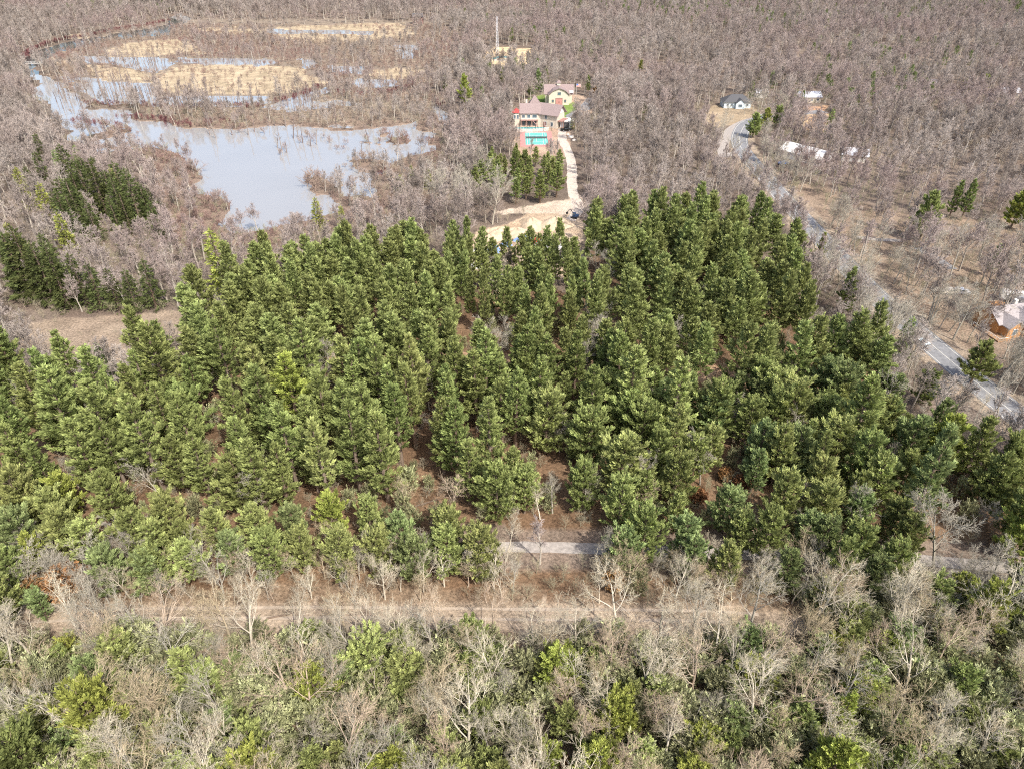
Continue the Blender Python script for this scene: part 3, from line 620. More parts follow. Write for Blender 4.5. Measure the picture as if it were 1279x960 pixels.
for u, v, h, kind, tone, what, band in [
    (12,482,23,'tall','deep green','tall dark pine','left of the brown field'), (-8,470,24,'tall','deep green','tallest dark pine','left of the brown field'), (34,496,19,'tall','deep green','lower dark pine','left of the brown field'), (103,496,17,'tall','mid green','narrow green pine','in front of the brown field'), (145,486,12,'tall','blue-green','short bluish pine','in front of the brown field'), (192,476,19,'tall','mid green','full green pine','right of the brown field'), (222,484,17,'tall','deep green','dark full pine','right of the brown field'),
    (582,145,20,'tall','yellow-green','solitary tall narrow bright green spruce','right of the lake end'), (556,115,9,'tall','deep green','short dark pine','right of the lake end'),
    (1148,300,16,'wide','mid green','full bright green pine','in the open lot right of the road'), (1232,345,10,'tall','deep green','leaning dark pine','behind the orange house'),
    (536,236,8,'hem','yellow-green','small pointed cedar','on the near lake shore'), (552,222,7,'hem','yellow-green','smallest pointed cedar','on the near lake shore'), (515,232,8,'hem','mid green','narrow cedar','on the near lake shore'),
    (400,286,11,'hem','yellow-green','wide yellowish cedar','at the lake foot'), (430,290,9,'hem','yellow-green','low yellowish cedar','at the lake foot'),(500,240,6,'wide','yellow-green','low round yellow-green evergreen','on the near lake shore'),
    (286,372,20,'hem','yellow-green','very tall pointed yellowish spruce','at the left end of the pine stand'), (672,118,14,'tall','blue-green','bluish pine','behind the cream barn'),(662,122,10,'tall','deep green','dark pine','behind the cream barn'),
    (681,112,13,'tall','deep green','tallest dark pine','behind the cream barn'), (734,120,11,'tall','deep green','dark green pine','right of the cream barn'), (612,86,9,'tall','deep green','narrow dark pine','below the blue pool'),
    (628,106,10,'tall','yellow-green','bright green pine','below the blue pool'), (600,40,7,'wide','deep green','round far pine','left of the steel mast'), (758,50,9,'tall','deep green','spreading far pine','in the far bare forest'),
    (720,150,7,'hem','mid green','clipped green conifer','beside the sandy drive'),(715,161,7,'hem','mid green','second clipped green conifer','beside the sandy drive'),(776,150,8,'tall','mid green','lone green pine','right of the driveway court'),
    (940,172,11,'wide','mid green','broad bright green pine','inside the road bend'), (955,162,10,'wide','yellow-green','bright yellow-green pine','inside the road bend'),(970,158,9,'wide','mid green','mid green pine','inside the road bend'),
    (1033,168,12,'hem','deep green','dark pointed spruce','beside the short driveway'), (1204,118,8,'wide','yellow-green','round yellow-green pine','alone in the far bare forest'),(1228,112,8,'wide','yellow-green','larger round yellow-green pine','alone in the far bare forest'),
    (1150,92,8,'hem','deep green','dark narrow spruce','in the far bare forest'),(1165,95,8,'hem','deep green','second dark narrow spruce','in the far bare forest'),(800,88,6,'wide','yellow-green','small yellow-green pine','in the far bare forest'),
    (1185,272,13,'tall','deep green','dark tall pine','above the open lot'),(1200,275,14,'tall','deep green','darkest tall pine','above the open lot'),(1262,285,13,'wide','yellow-green','broad yellow-green pine','above the open lot'),(1276,290,15,'tall','mid green','green pine','above the open lot'),
    (1212,478,11,'wide','mid green','spreading green pine','beside the asphalt road'),(1150,505,8,'wide','deep green','low dark pine','beside the asphalt road'), (1098,432,9,'hem','mid green','green conifer','left of the white car'),(1122,445,11,'hem','deep green','dark conifer','left of the white car'),
    (1020,330,10,'tall','yellow-green','thin yellow-green pine','left of the asphalt road'),(1050,395,14,'tall','mid green','green pine with bare foot','left of the asphalt road'),
    (140,930,12,'wide','yellow-green','bright yellow-green bushy pine','at the bottom left corner region'),(60,985,12,'wide','deep green','deep green bushy pine','at the bottom left corner region'),(500,985,9,'wide','yellow-green','bright low pine','at the bottom edge'),
    (745,985,9,'wide','yellow-green','second bright low pine','at the bottom edge'),(330,990,9,'wide','yellow-green','broad yellowish pine','at the bottom edge'),(1035,925,11,'tall','yellow-green','narrow bright yellow-green pine','in the lower right'),
    (1030,835,7,'wide','yellow-green','short bright yellow-green pine','in the lower right'),(1025,985,11,'wide','yellow-green','wide yellow-green pine','at the bottom edge'),(1215,790,10,'wide','yellow-green','bright green pine','at the right edge below the track'),
    (1262,790,11,'wide','mid green','mid green pine','at the right edge below the track'),(1180,760,7,'wide','yellow-green','small bright pine','at the right edge below the track'),(1265,700,12,'wide','yellow-green','tall bright green pine','at the right edge'),
    (1240,640,10,'wide','mid green','bushy green pine','at the right edge'),(60,770,6,'wide','blue-green','small blue-green pine','standing in the dirt track clearing'),(15,775,8,'wide','mid green','green pine','at the left end of the dirt track'),
    (200,740,9,'wide','blue-green','blue-green pine','at the front edge by the dirt track'),(205,700,9,'wide','pale green','pale pine','at the front edge by the dirt track')]:
    nm = 'spruce_tree' if 'spruce' in what else 'cedar_tree' if 'cedar' in what else 'white_pine'
    spot_tree(nm, kind, u, v, h, 1.1, tone, what, nm.split('_')[0] + ' tree' if nm != 'white_pine' else 'pine tree', {'spruce_tree': 'spruces standing apart', 'cedar_tree': 'cedars by the lake', 'white_pine': 'pines standing apart'}[nm], band)

x, y = jgrid(-320, -90, 150, 300, 6.0, 77, 1.0); u_, v_ = PX(x, y); mk = inpoly(HEM, x, y, 2) & (((u_ > 90) & (v_ < 315)) | (v_ > 350))
mk &= rng.random(len(x)) < .5
for x_, y_ in list(zip(x[mk], y[mk]))[:90]:
    h = random.uniform(12, 19); add_tree('hemlock_tree', random.choice(hemlock), x_, y_, 16, h, random.uniform(.95, 1.2), 'dark green', TONES['dark green'], ('tall ' if h > 16 else 'short ' if h < 13 else '') + 'dark green hemlock', 'hemlock', 'hemlocks between the brown field and the lake', band=lambda v, u: 'beside the brown field' if v > 320 else 'by the lake shore')
# small group of pines below the estate and green saplings through the foreground
x, y = jgrid(-60, 60, 220, 320, 7.5, 21); mk = inpoly(PINE2, x, y, 2) & ~open_ground(x, y)
for x_, y_ in list(zip(x[mk], y[mk]))[:60]:
    tone = random.choice(['mid green', 'mid green', 'pale green', 'deep green']); h = random.uniform(9, 14) if PX(x_, y_)[1] > 222 else random.uniform(6, 9)
    add_tree('white_pine', random.choice(pine_tall), x_, y_, 20, h, random.uniform(1.2, 1.5), tone, TONES[tone], ('taller ' if h > 11.5 else 'shorter ') + tone + ' pine', 'pine tree', 'pines below the tennis court', band='above the sand pit')
x, y = jgrid(-125, 135, 30, 72, 5.0, 31, 1.0); mk = inview(x, y, 3, 30, 60) & ((dist_line(DIRT, x, y) > 6) | ((x > 48) & (dist_line(DIRT, x, y) > 1))) & (vnoise(x, y, 13, 15) > .24) & (PX(x, y)[1] > 745)
for x_, y_ in zip(x[mk], y[mk]):
    tone = random.choice(['mid green', 'mid green', 'blue-green', 'pale green', 'pale green', 'pale green', 'mid green', 'yellow-green']); h = random.uniform(4, 8.5)
    add_tree('young_pine', random.choice(pine_wide), x_, y_, 12, h, random.uniform(1.1, 1.5), tone, TONES[tone], ('sapling-sized ' if h < 5.5 else 'young ') + tone + ' pine', 'young pine', 'young pines under the bare trees',
             band=lambda v, u: 'just below the dirt track' if v < 850 else 'in the lower brush' if v < 920 else 'along the bottom edge')
if far_pines:
    full_models = []
    for i_ in range(5):
        tm, V, F, tn = make_pine(150 + i_, 19, 3.5, .3, 'white', K=20, dens=1.1); full_models.append(bpy.data.objects.new('far_pine_model', pack('far_pine_model', [(V, F)], M_pinef, tn)))
    scatter('distant_pine_mass', [(a, b, 0) for a, b in far_pines], full_models, [[*([random.uniform(.75, 1.0) if 555 < PX(a, b)[0] < 735 else random.uniform(1.0, 1.3)] * 2), random.uniform(.80, 1.08) if PX(a, b)[0] > 735 or PX(a, b)[0] < 555 else random.uniform(.78, .98)] for a, b in far_pines], 'evergreen crowns at the far rim of the stand')

# --- bare trees: nearest ones as things
BT = {'pale': (1.05, 1.04, 1.02), 'grey': (.80, .81, .83), 'tan': (.96, .88, .76), 'pinkish': (.98, .87, .82), 'silvery': (1.22, 1.22, 1.20)}
def bare_band(v, u):
    return ("far beyond the stand" if v < 330 else "beside the asphalt road" if v < 560 and u > 950 else "among the pines" if v < 660 else "along the gravel track" if v < 725 else
            "above the dirt track" if v < 768 else "just below the dirt track" if v < 850 else "in the lower brush" if v < 925 else "along the bottom edge")
def add_bare(x_, y_, h, wd=1.0):
    k = random.choice(list(BT)); v = float(PX(x_, y_)[1]); size = 'small' if h < 8.5 else 'large' if h > 12 else 'mid-sized'
    i = random.randrange(len(bare_trees)); hh = 13 + (i % 3)
    return add_tree('bare_tree', bare_trees[i], x_, y_, hh, h, wd, k, BT[k], f'{size} {k} leafless tree', 'bare tree', 'leafless trees standing near', band=bare_band, tilt=.09)
cand = []
x, y = jgrid(-140, 150, 32, 84, 4.7, 41, 1.0)
d_ = dist_line(DIRT, x, y); v_ = PX(x, y)[1]
mk = inview(x, y, 6, 40, 70) & (v_ > 712) & ((d_ > 1.8) | (x > 45)) & ~((v_ < 770) & (PX(x, y)[0] > 650) & (PX(x, y)[0] < 725) & (v_ > 700)) & (dist_line(TRACK_G, x, y) > 3)
for x_, y_, vv in zip(x[mk], y[mk], v_[mk]): cand.append((x_, y_, random.uniform(6, 9.5) if vv < 770 else random.uniform(9.5, 14.5) if vv < 830 else random.uniform(7, 14.5)))
x, y = jgrid(60, 240, 66, 200, 9.5, 42, 1.0)
u_, v_ = PX(x, y); mk = inview(x, y, 6, 30, 30) & ~open_ground(x, y) & (~inpoly(PINES, x, y, 2)) & (v_ < 700) & (u_ > 1000)
for x_, y_ in zip(x[mk], y[mk]): cand.append((x_, y_, random.uniform(9, 15)))
x, y = jgrid(-150, 165, 62, 200, 14, 43, 1.0); mk = inpoly(PINES, x, y, 2) & ~open_ground(x, y) & inview(x, y, 6, 20, 20)
for x_, y_ in list(zip(x[mk], y[mk])): cand.append((x_, y_, random.uniform(7, 12)))
for u, v, h in [(632,700,10),(690,640,10),(730,640,10),(735,420,12),(745,450,12),(725,470,11),(750,480,10),(1070,440,15),(1090,450,15),(800,650,9),(600,240,16),(545,268,17),(560,272,16),(580,270,17),(615,280,18),(450,262,9),(1165,712,15),(770,730,10),(865,790,13)]:
    p_ = G(u, v); cand.append((p_[0], p_[1], h))
x, y = jgrid(-140, 150, 66, 84, 3.9, 44, 1.0); u_, v_ = PX(x, y); d_ = dist_line(DIRT, x, y); mk = inview(x, y, 6, 40, 70) & (v_ > 712) & (v_ < 772) & (d_ > 2.2) & (dist_line(TRACK_G, x, y) > 2.4) & ~((u_ > 650) & (u_ < 725))
for x_, y_ in zip(x[mk], y[mk]): cand.append((x_, y_, random.uniform(4.5, 8)))
cand.sort(key=lambda c: c[0] ** 2 + c[1] ** 2)
print('bare near candidates', len(cand), 'pines', len(pines))
for c in cand[:298]: add_bare(*c)
rest_bare = cand[298:]
near_models = []
for i_, (tm_, cm_) in enumerate(bare_trees[:4]):
    T, Bp = bare_shape(560 + i_, 13, 6.0, fan=(8, 6, 6, 6), wide=1.1, fork=.3); near_models.append(bpy.data.objects.new('bare_tree_model', pack('bare_tree_model', [T] + Bp, M_barkn)))
if rest_bare: scatter('leafless_trees_behind', [(a, b, 0) for a, b, c in rest_bare], near_models, [[c / 13] * 3 for a, b, c in rest_bare], 'further leafless trees mixed among the pines and roadside')

rd = smooth_line(ROAD, 10); T_ = np.gradient(rd, axis=0); T_ /= np.linalg.norm(T_, axis=1)[:, None]; side_ = []
for q, t_ in zip(rd, T_):
    if q[1] < 95: continue
    for o_ in (-6.5, 7.5):
        a_, b_ = q[0] + t_[1] * o_ + random.gauss(0, 1.5), q[1] - t_[0] * o_ + random.gauss(0, 1.5)
        if random.random() < .3 and not any(inpoly(p, a_, b_).item() for p in CLEAR): side_.append((a_, b_, 0))
scatter('roadside_trees', side_, near_models, [[random.uniform(.6, .95)] * 3 for _ in side_], 'thin leafless trees lining the asphalt road')
# --- brown oaks that kept their leaves
x0_ = 0
for i in range(3): pass
oakm = []
for i in range(3):
    r_ = np.random.default_rng(900 + i); n = 420; q = r_.normal(size=(n, 3)); q /= np.linalg.norm(q, axis=1)[:, None]; rr = r_.random(n) ** .4
    P = q * rr[:, None] * np.array([2.3, 2.3, 2.2]) + np.array([0, 0, 3.4]); V, F, tn = puffs(r_, P, q + np.array([0, 0, .3]), .45 + .3 * r_.random(n), 8, wid=.5, spread=1.3)
    T, Bp = bare_shape(910 + i, 5, 2.0, fan=(6, 5, 4), rmin=.03); oakm.append((pack('trunk', [T] + Bp, M_bark), pack('crown', [(V, F)], M_leafy, tn)))
for u, v, h, what in [(90,745,6.2,'round copper-brown leafy oak'),(870,628,3.4,'small rust-leaved oak'),(925,612,3.4,'low copper-leaved oak'),(905,600,3,'lowest copper-leaved oak'),(765,735,3.6,'orange-brown leaf bush'),(1060,450,4,'tan leafy oak'),(1040,455,4,'pale tan leafy oak'),(45,738,3,'small rusty leaf bush'),(745,120,5,'rusty-leaved oak'),(700,965,3,'orange-leaved bush'),(1205,880,3.4,'rust-brown leaf bush')]:
    p_ = G(u, v); add_tree('brown_oak', random.choice(oakm), p_[0], p_[1], 5.6, h, 1.05, '', (1.1, 1, .9), what, 'oak', 'small oaks holding dry brown leaves', band='by the tracks' if v > 560 else 'near the far edge')

# --- everything farther: one mass of leafless woodland
def far_ok(x, y):
    m = ~open_ground(x, y) & ~inpoly(PINES, x, y, 1) & ~inpoly(PINE2, x, y, 1) & (PX(x, y)[1] < 712)
    return m
x1, y1 = jgrid(-900, 900, 60, 460, 6.4, 51, 1.0); x2, y2 = jgrid(-1300, 1300, 460, 1350, 7.6, 52, 1.0)
x, y = np.concatenate([x1, x2]), np.concatenate([y1, y2])
mk = inview(x, y, 8, 120, 20) & far_ok(x, y)
wet = inpoly(WETBROWN, x, y, 6) | inpoly(LAKESIDE, x, y, 5); ropen = inpoly(RIGHTOPEN, x, y, 4); rr = rng.random(len(x))
mk &= ~(wet & (rr > .5)); mk &= ~(ropen & (rr > .36)); mk &= (vnoise(x, y, 17, 61) + .5 * rng.random(len(x))) > .30; mk &= ~inpoly(HEM, x, y, 2) | (rr < .6)
near_done = np.zeros(len(x), bool)
for c in cand[:298]: near_done |= (np.hypot(x - c[0], y - c[1]) < 4)
mk &= ~near_done
x, y = x[mk], y[mk]; n = len(x)
sc = .45 + .45 * vnoise(x, y, 40, 20) + .55 * rng.random(n) ** 1.5; sc = np.where(wet[mk], sc * .72, sc); sc = np.where(PX(x, y)[0] > 640, sc * .95, sc)
sc = np.where((in_water(x, y + 14) | in_water(x, y + 7)) & ~wet[mk], sc * .55, sc)
print('far trees', n, 'cand', len(cand), 'pines', len(pines))
scatter('bare_woodland', np.stack([x, y, np.zeros(n)], 1), far_bare, np.stack([sc * 1.0, sc * 1.0, sc], 1), 'leafless grey-brown woodland reaching to the horizon')
# evergreen dots through the woodland
e = (vnoise(x, y, 60, 30) > .66) & (rng.random(n) < .12) & ~wet[mk] & (y > 260) & (PX(x, y)[0] > 560)
e |= (y > 640) & (vnoise(x, y, 90, 33) > .6) & (rng.random(n) < .25) & (PX(x, y)[0] > 560); e |= (y > 760) & (PX(x, y)[0] > 860) & (vnoise(x, y, 60, 34) > .4) & (rng.random(n) < .3); e |= (y > 760) & (y < 850) & (PX(x, y)[0] < 210) & (vnoise(x, y, 40, 35) > .5) & (rng.random(n) < .3)
scatter('distant_evergreens', np.stack([x[e] + 2, y[e] + 2, np.zeros(e.sum())], 1), pine_lite, np.repeat((.5 + .3 * rng.random(e.sum()))[:, None], 3, 1), 'scattered evergreens in the distant bare woodland')

# --- undergrowth
x, y = jgrid(-320, 420, 26, 420, 2.9, 61, 1.0); mk = inview(x, y, 1, 60, 60)
d_ = dist_line(DIRT, x, y); og = open_ground(x, y); sparse = inpoly(PINES, x, y, 2); fld = inpoly(FIELD, x, y, 2); rr = rng.random(len(x))
mk &= (~og | (fld & (rr < .6))) & ~(sparse & (rr > .45)) & ~((y > 220) & (rr > .45)) & ~(inpoly(RIGHTOPEN, x, y, 3) & (rr > .5))
x, y = x[mk], y[mk]; n = len(x); s_ = np.where(inpoly(FIELD, x, y, 2), .22 + .15 * rng.random(n), .45 + .6 * rng.random(n))
print('brush', n)
scatter('leafless_undergrowth', np.stack([x, y, np.zeros(n)], 1), brush, np.stack([s_, s_, s_], 1), 'tan and grey leafless brush under the trees')
x, y = jgrid(-150, 160, 28, 72, 2.6, 66, 1.0); mk = inview(x, y, 1, 60, 60) & ((dist_line(DIRT, x, y) > 5) | (x > 45)) & (vnoise(x, y, 9, 40) + .3 * rng.random(len(x)) > .25); x, y = x[mk], y[mk]; n = len(x); s_ = .5 + .7 * rng.random(n)
scatter('green_undergrowth', np.stack([x, y, np.zeros(n)], 1), greens, np.stack([s_ * 1.35, s_ * 1.35, s_ * 1.25], 1), 'olive and grey-green low evergreen growth under the bare trees')
x, y = jgrid(-150, 165, 62, 180, 4.2, 67, 1.0); mk = inview(x, y, 1, 40, 40) & inpoly(PINES, x, y, 2) & ~open_ground(x, y) & (rng.random(len(x)) < .4); x, y = x[mk], y[mk]; n = len(x); s_ = .35 + .8 * rng.random(n)
scatter('pine_saplings', np.stack([x, y, np.zeros(n)], 1), greens, np.stack([s_, s_, s_ * 1.2], 1), 'knee-high green pine seedlings between the pines')
x, y = jgrid(-420, 60, 200, 700, 3.1, 62, 1.0); mk = inview(x, y, 1, 40, 0) & (inpoly(WETBROWN, x, y, 6) | inpoly(LAKESIDE, x, y, 5)) & ~in_water(x, y)
for p in TANS: mk &= ~(inpoly(p, x, y, 3) & (rng.random(len(x)) > .28))
mk &= rng.random(len(x)) < .75
x, y = x[mk], y[mk]; n = len(x); s_ = .5 + .6 * rng.random(n); print('wet brush', n)
scatter('wetland_brush', np.stack([x, y, np.full(n, -.1)], 1), wetbrush, np.stack([s_ * 1.1, s_ * 1.1, s_], 1), 'red-brown alder brush on the marsh and lake shore')

M_osier = bark('red_twigs', (.22, .095, .10), (.17, .085, .085))
osier = [bare_model(680 + i, 2.2, 1.5, M_osier, fan=(9, 6, 5), rmin=.035, fork=.03, wide=1.1) for i in range(2)]
pp = []
for ln in ([(104,129),(150,132),(200,134),(260,134),(330,134)], [(152,147),(200,151),(240,158),(290,151)], [(420,115),(450,119),(500,113),(515,105)], [(543,127),(550,132),(556,137)], [(30,74),(40,63),(70,52),(120,43),(150,37),(215,26)], [(470,222),(484,212)], [(92,152),(130,158),(160,164)], [(340,128),(372,122),(400,108)]):
    Q = smooth_line(W_(ln), 8)
    for a, b in zip(Q[:-1], Q[1:]):
        for k in range(max(1, int(np.hypot(*(b - a)) / .9))): q = a + (b - a) * rng.random() + rng.normal(size=2) * 1.6; pp.append((q[0], q[1], -.1))
s_ = .6 + .6 * rng.random(len(pp)); scatter('red_osier_brush', pp, osier, np.stack([s_, s_, s_], 1), 'dark red twiggy brush edging the marsh channels')
# --- shrubs and dead trunks standing in the lake
wm = [m_.data for m_ in wetbrush]
def shrub_band(u, v): return 'at the marsh edge' if v < 165 else 'on the left arm of the lake' if u < 260 else 'near the right lake end' if u > 430 else 'in the middle of the lake'
spots = [(384,232,1.5),(392,228,1.6),(402,232,1.4),(394,240,1.3),(410,236,1.0),(447,208,1.2),(456,204,1.4),(468,204,1.5),(480,206,1.3),(488,176,1.2),(500,174,1.3),(508,178,1.0),(458,177,.9),(474,178,.7),(482,166,.8),(432,180,.7),(420,186,.6),(428,186,.5),
         (385,172,1.0),(392,176,.9),(376,178,.9),(356,186,.8),(350,192,.7),(478,216,1.1),(484,212,.9),(440,212,.6),(430,208,.5),(300,165,.7),(250,158,.9),(246,214,1.4),(232,212,1.3),(222,208,1.5),(210,204,1.5),(160,166,1.0),(150,165,.9),(140,160,1.2),(128,160,1.3),(90,142,.7),
         (172,170,.7),(166,172,.5),(330,166,.8),(405,172,.6),(412,178,.8),(262,254,1.2),(272,250,1.1),(256,260,1.2),(338,258,.0)]
for u, v, s in spots:
    if s <= 0: continue
    p_ = G(u, v); s *= 1.3; root = empty('marsh_shrub', (p_[0], p_[1], -.3), random.random() * 6.28); root.scale = (s * 1.25, s * 1.25, s)
    a = link('twigs', random.choice(wm), root); a.color = (1, 1, 1, 1); root['category'] = 'shrub'; root['group'] = 'shrubs standing in the lake'
    registry.append((root, ('broad' if s > 1.6 else 'small' if s < 1.1 else 'mid-sized') + ' red-brown shrub', shrub_band(u, v), None, u))
def snag_model(seed):
    r = np.random.default_rng(seed); Hh = 8; pts = bent((0, 0, 0), (r.normal() * .05, r.normal() * .05, 1), Hh, 6, r, 0, .03); Q = [(pts[i], pts[i+1], .24 * (1 - i / 8), .24 * (1 - (i + 1) / 8)) for i in range(6)]; A = []
    for k in range(9):
        i = r.integers(2, 6); a = r.random() * 6.28; b = bent(pts[i], (math.cos(a), math.sin(a), .8), 1.2 + r.random(), 2, r, .1, .1); A += [(b[0], b[1], .06, .045), (b[1], b[2], .045, .02)]
    g = lambda Q, k: cones([q[0] for q in Q], [q[1] for q in Q], [q[2] for q in Q], [q[3] for q in Q], k)
    return pack('trunk', [g(Q, 6)], M_snag), pack('branches', [g(A, 4)], M_snag)
snags = [snag_model(s) for s in range(5)]
x, y = jgrid(-420, 0, 290, 620, 5.0, 71, 1.0); u_, v_ = PX(x, y)
mk = in_water(x, y) & (((v_ > 92) & (v_ < 137) & (u_ > 70) & (u_ < 330)) | ((v_ < 158) & (u_ > 335)) | ((v_ > 60) & (v_ < 92) & (u_ > 100)))
sp_ = list(zip(x[mk], y[mk])); random.shuffle(sp_); sp_ = sp_[:275]
sp_ += [G(u, v)[:2] for u, v in [(352,186),(358,190),(346,184),(378,178),(388,182),(395,180),(462,180),(498,182),(448,216),(452,196),(300,160),(270,172),(262,168),(290,168),(372,170),(366,172),(310,168),(318,164)]]
for x_, y_ in sp_:
    h = random.uniform(5, 12.5); tmn = random.choice(snags); root = empty('dead_tree', (x_, y_, -.8), random.random() * 6.28); root.scale = (1.1, 1.1, h / 8); root.rotation_euler = (random.gauss(0, .07), random.gauss(0, .07), random.random() * 6)
    link('trunk', tmn[0], root); link('branches', tmn[1], root); root['category'] = 'dead tree'; root['group'] = 'dead trunks standing in the marsh water'
    u, v = map(float, PX(x_, y_)); registry.append((root, ('tall' if h > 10 else 'short' if h < 7 else 'mid-height') + (' leaning' if abs(root.rotation_euler[0]) > .08 else '') + ' dead trunk', 'far marsh pool' if v < 92 else 'middle marsh pools' if v < 138 else 'open lake edge', column(u), u))
for (u, v, l, a) in [(535,628,5,.35),(840,768,6,0.05),(150,765,5,.1),(1215,722,5,-.1),(350,770,4,.15)]:
    p_ = G(u, v); mb = MB(); mb.rod((-l/2, 0, .15), (l/2, .3, .2), .16, .09, 7); mb.rod((l*.1, .1, .2), (l*.3, .9, .5), .07, .03, 5)
    o = mb.build('fallen_log', M_pbark); o.location = p_; o.rotation_euler[2] = a; tag(o, {535: 'dark fallen log lying in the leaf-covered clearing among pines', 840: 'dark log lying along the dirt track edge under bare trees', 150: 'log on the verge at the left end of the dirt track', 1215: 'dark log beside the gravel track near the right edge', 350: 'short log lying above the dirt track left of centre'}[u], 'log', 'fallen logs')
# ---------------------------------------------------------------- buildings and small things
class LB(MB):
    """shapes in a local frame turned by ang about (ox, oy)"""
    def __init__(s, ang=0, ox=0, oy=0): super().__init__(); s.t = (math.cos(ang), math.sin(ang), ox, oy)
    def build(s, *a, **k):
        c, n, ox, oy = s.t; s.v = [(ox + x * c - y * n, oy + x * n + y * c, z) for x, y, z in s.v]; return super().build(*a, **k)
def thing(name, u, v, label, cat, group=None, rz=0.0, z=0.0):
    o = empty(name, G(u, v)[:2] + (z,), rz); return tag(o, label, cat, group)
def gable(b, x0, y0, x1, y1, z0, rise, ridge='x', over=.5, m=0, th=.22):
    """pitched roof with thickness"""
    if ridge == 'x':
        c = (y0 + y1) / 2; hw = (y1 - y0) / 2; k = rise / hw
        b.prism([(y0 - over, z0 - over * k), (c, z0 + rise), (y1 + over, z0 - over * k), (y1 + over, z0 - over * k + th), (c, z0 + rise + th * 1.2), (y0 - over, z0 - over * k + th)], 'x', x0 - over, x1 + over, m)
    else:
        c = (x0 + x1) / 2; hw = (x1 - x0) / 2; k = rise / hw
        b.prism([(x0 - over, z0 - over * k), (c, z0 + rise), (x1 + over, z0 - over * k), (x1 + over, z0 - over * k + th), (c, z0 + rise + th * 1.2), (x0 - over, z0 - over * k + th)], 'y', y0 - over, y1 + over, m)
def gwall(b, x0, y0, x1, y1, h, rise, ridge='x', m=0):
    if ridge == 'x': b.prism([(y0, 0), (y1, 0), (y1, h), ((y0 + y1) / 2, h + rise - .05), (y0, h)], 'x', x0, x1, m)
    else: b.prism([(x0, 0), (x1, 0), (x1, h), ((x0 + x1) / 2, h + rise - .05), (x0, h)], 'y', y0, y1, m)
def window(parent, x, y, z, w_, h, face='front', T=(0, 0, 0), trim=None):
    """frame with a pane as its sub-part; face: the side it looks to"""
    tr = trim or M_white; f = LB(*T); g = LB(*T)
    if face == 'front':
        for a in ((x - w_/2, z - h/2, x + w_/2, z - h/2 + .12), (x - w_/2, z + h/2 - .12, x + w_/2, z + h/2), (x - w_/2, z - h/2 + .12, x - w_/2 + .12, z + h/2 - .12), (x + w_/2 - .12, z - h/2 + .12, x + w_/2, z + h/2 - .12)): f.box(a[0], y - .09, a[1], a[2], y + .02, a[3])
        g.box(x - w_/2 + .12, y - .04, z - h/2 + .12, x + w_/2 - .12, y + .02, z + h/2 - .12)
    else:
        s_ = 1 if face == 'right' else -1; o0, o1 = (sorted((x + .09 * s_, x - .02 * s_))); p0, p1 = sorted((x + .04 * s_, x - .02 * s_))
        for a in ((y - w_/2, z - h/2, y + w_/2, z - h/2 + .12), (y - w_/2, z + h/2 - .12, y + w_/2, z + h/2), (y - w_/2, z - h/2 + .12, y - w_/2 + .12, z + h/2 - .12), (y + w_/2 - .12, z - h/2 + .12, y + w_/2, z + h/2 - .12)): f.box(o0, a[0], a[1], o1, a[2], a[3])
        g.box(p0, y - w_/2 + .12, z - h/2 + .12, p1, y + w_/2 - .12, z + h/2 - .12)
    fo = f.build('window', tr, parent); g.build('pane', M_glass, fo); return fo

# the estate: main house
H1 = thing('house', 668, 158, 'large cream two-storey house with mauve roofs above the tennis court', 'house')
H1.scale = (1.1, 1.1, 1.1); b = LB(); gwall(b, -6.5, 0, 3, 8, 6, 2.9, 'x'); b.build('wall', M_cream, H1)
b = LB(); gable(b, -6.5, 0, 2.6, 8, 6, 2.9, 'x'); rf = b.build('roof', M_mauve, H1); b = LB(); b.box(-4.2, 5.2, 7.6, -3.4, 6.0, 10.4); b.build('chimney', M_stone, rf)
W2 = (R(-28), 6.2, 2.6)
b = LB(*W2); gwall(b, -4.2, -4, 6, 4, 6, 3.2, 'x'); b.build('wall', M_cream, H1)
b = LB(*W2); gable(b, -4.2, -4, 6.2, 4, 6, 3.2, 'x', .8); b.build('roof', M_mauve, H1)
b = LB(*W2); b.box(6.0, -3.4, 3.0, 8.2, 3.4, 3.25); [b.box(7.9, y_, 0, 8.1, y_ + .2, 3.0) for y_ in (-3.3, -1, 1, 3.1)]; b.build('porch', M_trim, H1)
b = LB(*W2); b.prism([(-3.9, 5.9), (3.9, 5.9), (0, 8.95)], 'x', 6.02, 6.1); b.build('gable_panel', M_white, H1)
b = LB(); b.box(-3, 8, 0, 3, 13, 6.2); b.build('tower_wall', M_cream, H1)
b = LB(); b.add([(-3.6, 7.4, 6.2), (3.6, 7.4, 6.2), (3.6, 13.6, 6.2), (-3.6, 13.6, 6.2), (0, 10.5, 11.5)], [(0, 3, 2, 1), (0, 1, 4), (1, 2, 4), (2, 3, 4), (3, 0, 4)]); b.build('tower_roof', M_mauve, H1)
b = LB(); b.prism([(-8.4 + 1.9 * math.cos(k * math.pi / 4 + .39), 1.6 + 1.9 * math.sin(k * math.pi / 4 + .39)) for k in range(8)], 'z', 0, 6.0); b.build('turret', M_cream, H1)
b = LB(); V_ = [(-8.4 + 2.3 * math.cos(k * math.pi / 4 + .39), 1.6 + 2.3 * math.sin(k * math.pi / 4 + .39), 6.0) for k in range(8)] + [(-8.4, 1.6, 7.7)]; b.add(V_, [tuple(range(8))[::-1]] + [(k, (k + 1) % 8, 8) for k in range(8)]); b.build('turret_roof', M_red, H1)
for x_ in (-9.1, -7.7): window(H1, x_, -.17, 4.3, 1.1, 1.9)
for x_, w_ in ((-5.2, 1.5), (-2.8, 1.6), (-.2, 2.2)): window(H1, x_, 0, 4.5, w_, 1.5)
for x_ in (-5.0, -2.6, -.2): window(H1, x_, 0, 1.6, 1.7, 2.4, trim=M_trim)
